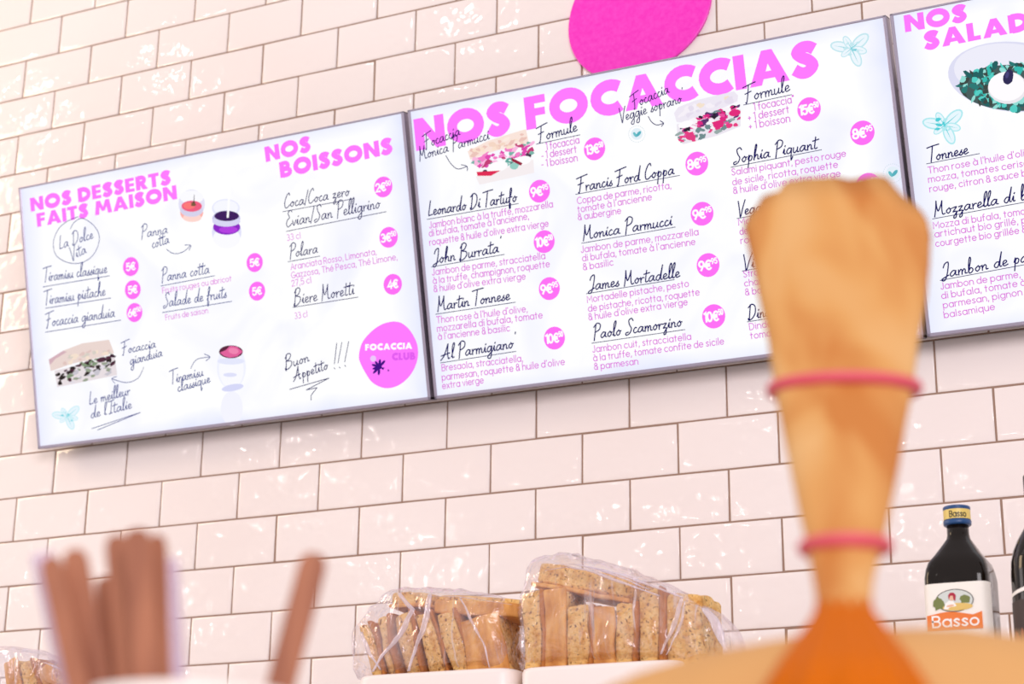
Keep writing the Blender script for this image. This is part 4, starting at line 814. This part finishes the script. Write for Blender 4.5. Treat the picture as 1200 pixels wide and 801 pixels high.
wrapband('label_ornament', math.radians(190), math.radians(300), lambda q: zs - .10 + .006 * math.sin(q * 50), lambda q: zs - .07 + .006 * math.sin(q * 37), mat('russet_print', lin(150, 84, 56), .5), b2)

# ------------------------------------------------------------------ tan paper bag with two pink bands (foreground)
def cam_ring(py, xl, xr, dep, thick, n=48, top=None):
    c_ = deep((xl + xr) / 2, py, dep); hw = (xr - xl) / 2 * dep / F_PX; out = []
    fw = Vector((R_ROWS[2].x, R_ROWS[2].y, 0)).normalized()
    for i in range(n):
        a = 2 * PI * i / n
        ca = math.cos(a) if thick > .6 else (1 - thick / .6) * (1 - 4 * i / n if i <= n // 2 else -3 + 4 * i / n) + thick / .6 * math.cos(a)
        out.append(c_ + R_ROWS[0] * (hw * ca) + fw * (hw * thick * math.copysign(math.sqrt(max(0, 1 - ca * ca)), math.sin(a))))
    return out
D0 = .86
base_c = deep(985, 1010, .67)
pb_t = thing('paper_bag', 'tall tan wrapping-paper bag gathered upright by two pink bands, ragged at the top', 'bag', (base_c.x, base_c.y, ZF))
inv = Vector((base_c.x, base_c.y, ZF))
def sub(rings): return [[p - inv for p in r_] for r_ in rings]
dz = lambda py: .67 + (801 - py) / 580 * .40                          # leans away from the viewer towards its top
prof = [(716, 958, 1020, .8), (700, 956, 1022, .8), (680, 953, 1024, .75), (660, 949, 1029, .7), (640, 946, 1034, .7), (600, 936, 1043, .65), (550, 926, 1053, .6), (500, 916, 1061, .55), (460, 908, 1069, .5), (440, 905, 1072, .48), (400, 900, 1077, .42), (350, 889, 1086, .36), (310, 881, 1090, .32), (278, 874, 1091, .3)]
edge_f = [(871, 257), (878, 252), (886, 247), (889, 238), (900, 235), (909, 234), (913, 226), (921, 221), (940, 219), (955, 221), (975, 220), (992, 222), (1008, 219), (1022, 218), (1034, 219), (1044, 229), (1056, 239), (1070, 247), (1080, 257), (1086, 266), (1091, 276)]
rings = [cam_ring(a, b_, c_, dz(a), th) for a, b_, c_, th in prof]
last = rings[-1]; tip = []
fw = Vector((R_ROWS[2].x, R_ROWS[2].y, 0)).normalized()
def top_edge(x):
    for (xa, ya), (xb, yb) in zip(edge_f, edge_f[1:]):
        if xa <= x <= xb: return ya + (yb - ya) * (x - xa) / (xb - xa)
    return edge_f[0][1] if x < 880 else edge_f[-1][1]
n = 72
rings = [cam_ring(a, b_, c_, dz(a), th, n) for a, b_, c_, th in prof]
for stp in (.5, 1.0):
    rg = []
    for i in range(n):
        a = 2 * PI * i / n; tr_ = 1 - 4 * i / n if i <= n // 2 else -3 + 4 * i / n; sn_ = math.copysign(math.sqrt(max(0, 1 - tr_ * tr_)), math.sin(a))
        x = 981.5 + 109.5 * tr_; y0 = 278; ye = top_edge(x) + (0 if sn_ < 0 else 5)
        if tr_ > .985: ye = max(ye, 270)
        y = y0 + (ye - y0) * stp; dd = dz(y)
        hw = 108.5 * dd / F_PX
        rg.append(deep(x, y, dd) + fw * (hw * .3 * sn_))
    rings.append(rg)
for ri, rg in enumerate(rings):                                          # twisted gathers of the paper
    c_ = sum(rg, Vector()) / n; u = ri / (len(rings) - 1)
    for i in range(n):
        a = 2 * PI * i / n; amp = .02 + .02 * u
        kf = 1 + amp * (math.sin(7 * a + 5.0 * u) * .5 + math.sin(12 * a - 3 * u + 1) * .35) * (abs(math.sin(a)))
        rg[i] = c_ + (rg[i] - c_) * kf if ri < len(rings) - 2 else rg[i] + fw * (  .0012 * math.sin(7 * a + 5 * u))
bm = bmesh.new(); loft(bm, sub(rings), True, False)
o = obj('gathered_top', bm, M['paper'], pb_t, True)
sm = o.modifiers.new('thickness', 'SOLIDIFY'); sm.thickness = .0012; sm.offset = -1
# orange gathers just below the neck, then the wide pale body
prof = [(1010, 862, 1120, .9), (940, 862, 1118, .9), (880, 868, 1112, .9), (840, 878, 1103, .9), (801, 900, 1082, .9), (770, 918, 1063, .9), (748, 934, 1046, .9), (730, 947, 1034, .85), (714, 956, 1022, .8), (704, 957, 1021, .8)]
rings = [cam_ring(a, b_, c_,   .67 if a > 801 else dz(a), th, n) for a, b_, c_, th in prof]
for ri, rg in enumerate(rings):
    c_ = sum(rg, Vector()) / n
    for i in range(n):
        a = 2 * PI * i / n; rg[i] = c_ + (rg[i] - c_) * (1 + .05 * math.sin(11 * a + ri * .2))
bm = bmesh.new(); loft(bm, sub(rings)); obj('gathered_neck', bm, M['paper_orange'], pb_t, True)
bm = bmesh.new(); rings = []
cx_, cy_ = base_c.x, base_c.y
ztop = deep(985, 730, .74).z
fr = Vector((R_ROWS[0].x, R_ROWS[0].y, 0)).normalized(); sb = Vector((-fr.y, fr.x, 0))
for z, rx, ry in [(ZF, .098, .06), (ZF + .006, .106, .065), (ZF + (ztop - ZF) * .4, .118, .07), (ztop - .050, .122, .066), (ztop - .034, .116, .062), (ztop - .020, .104, .055), (ztop - .010, .084, .045), (ztop - .003, .055, .034), (ztop, .025, .02)]:
    rg = []; tl = max(0, (z - ZF) / (ztop - ZF) - .5) * 2
    for i in range(n):
        a = 2 * PI * i / n; k_ = 1 + .03 * math.sin(9 * a) + .02 * math.sin(14 * a + 1); xx = rx * k_ * math.cos(a)
        rg.append(Vector((cx_, cy_, z + .11 * tl * (xx - .03))) + fr * (.008 + xx) + sb * (.062 + ry * k_ * math.sin(a)))
    rings.append(rg)
loft(bm, sub(rings)); obj('bag_body', bm, M['paper_pale'], pb_t, True)
def band(py, xl, xr, thick, rpx, lab):
    c_ = deep((xl + xr) / 2, py, dz(py)); hw = (xr - xl) / 2 * dz(py) / F_PX; rr_ = rpx * dz(py) / F_PX
    bm = bmesh.new(); rings = []; up = -R_ROWS[1]
    for i in range(64):
        a = 2 * PI * i / 64; dr = R_ROWS[0] * math.cos(a) + fw * (thick * math.sin(a)); ctr = c_ + dr * hw; dn = dr.normalized()
        rings.append([ctr + dn * (rr_ * math.cos(q * PI / 4)) + up * (rr_ * math.sin(q * PI / 4)) - inv for q in range(8)])
    rings.append(rings[0]); loft(bm, rings, False, False); bmesh.ops.remove_doubles(bm, verts=bm.verts[:], dist=1e-6)
    bmesh.ops.recalc_face_normals(bm, faces=bm.faces)
    o = obj('rubber_band', bm, M['band'], pb_t, True); o['label'] = lab
band(456, 906, 1073, .56, 8.5, 'pink band around the wide part of the bag'); band(641, 944, 1037, .8, 10, 'pink band around the narrow neck of the bag')

# ------------------------------------------------------------------ cup of stirrers (foreground)
DC = .78
cc = deep(226, 808, DC); rim_z = deep(226, 800, DC - .03).z; cr_ = 122 * DC / F_PX
ct = thing('stirrer_cup', 'white round cup holding the brown stirrers at the bottom left', 'cup', (cc.x, cc.y, ZF))
hgt = rim_z - ZF
bm = bmesh.new(); loft(bm, [sq_ring(0, 0, z, q, q, 2, 48) for z, q in ((0, cr_ * .74), (.003, cr_ * .78), (hgt - .004, cr_ * .985), (hgt - .001, cr_ * 1.01), (hgt, cr_ * .995), (hgt - .003, cr_ * .955), (.006, cr_ * .72))])
obj('cup_body', bm, M['cup'], ct, True)
def stick(p_top, p_low, wpx, dep, label, thick=.0018, m='wood', nm='stirrer', cat='stirrer', twist=0):
    a, b_ = deep(*p_top, dep), deep(*p_low, dep); d_ = (a - b_).normalized()
    t_ = (ZF + .012 - a.z) / d_.z; L_ = -t_
    foot = a + d_ * t_
    # keep the foot inside the cup
    off = Vector((foot.x - cc.x, foot.y - cc.y, 0)); lim = cr_ * .58
    if off.length > lim:
        foot = Vector((cc.x, cc.y, foot.z)) + off.normalized() * lim; d_ = (a - foot).normalized(); L_ = (a - foot).length
    w_ = wpx * dep / F_PX
    side = (R_ROWS[0] * math.cos(twist) + R_ROWS[2] * math.sin(twist)); side = (side - d_ * side.dot(d_)).normalized(); nn = d_.cross(side)
    bm = bmesh.new()
    if m == 'straw':
        loft(bm, [[d_ * z + (side * math.cos(2 * PI * i / 20) + nn * math.sin(2 * PI * i / 20)) * w_ / 2 for i in range(20)] for z in [L_ * q / 12 for q in range(13)]], False, False)
        bmesh.ops.recalc_face_normals(bm, faces=bm.faces)
    else:
        prof = [(0, .5), (.006, .86), (.012, 1), (L_ * .5, 1), (L_ - .006, 1), (L_ - .003, .9), (L_ - .001, .66), (L_, .35)]
        loft(bm, [[d_ * z + side * (sx_ * k_ * w_ / 2) + nn * (sy_ * thick / 2) for sx_, sy_ in ((-1, -.6), (-.94, -1), (.94, -1), (1, -.6), (1, .6), (.94, 1), (-.94, 1), (-1, .6))] for z, k_ in prof])
        bmesh.ops.recalc_face_normals(bm, faces=bm.faces)
    o = obj(nm, bm, M[m], None, m == 'straw', foot); return tag(o, label, cat, 'stirrers in the white cup' if m == 'wood' else None)
stick((58, 652), (118, 800), 26, .765, 'leftmost brown stirrer leaning far out of the cup to the left')
stick((86, 643), (143, 800), 30, .775, 'second brown stirrer leaning left, right beside the leftmost one')
stick((122, 676), (152, 800), 26, .80, 'short dark stirrer between the leaning pair and the upright bundle', twist=.8)
stick((136, 626), (163, 800), 28, .775, 'left stirrer of the upright bundle in the cup')
stick((160, 619), (180, 800), 32, .765, 'tallest stirrer in the front of the upright bundle', twist=.15)
stick((184, 626), (199, 800), 24, .78, 'right stirrer of the upright bundle, seen partly from its edge', twist=.7)
stick((370, 648), (318, 780), 33, .775, 'lone brown stirrer leaning right, apart from all the others')
stick((49, 648), (110, 800), 26, .79, 'clear lilac straw leaning left behind the leftmost stirrer', m='straw', nm='straw', cat='straw')
stick((196, 655), (240, 800), 26, .79, 'clear lilac straw leaning right behind the upright stirrers', m='straw', nm='straw', cat='straw')
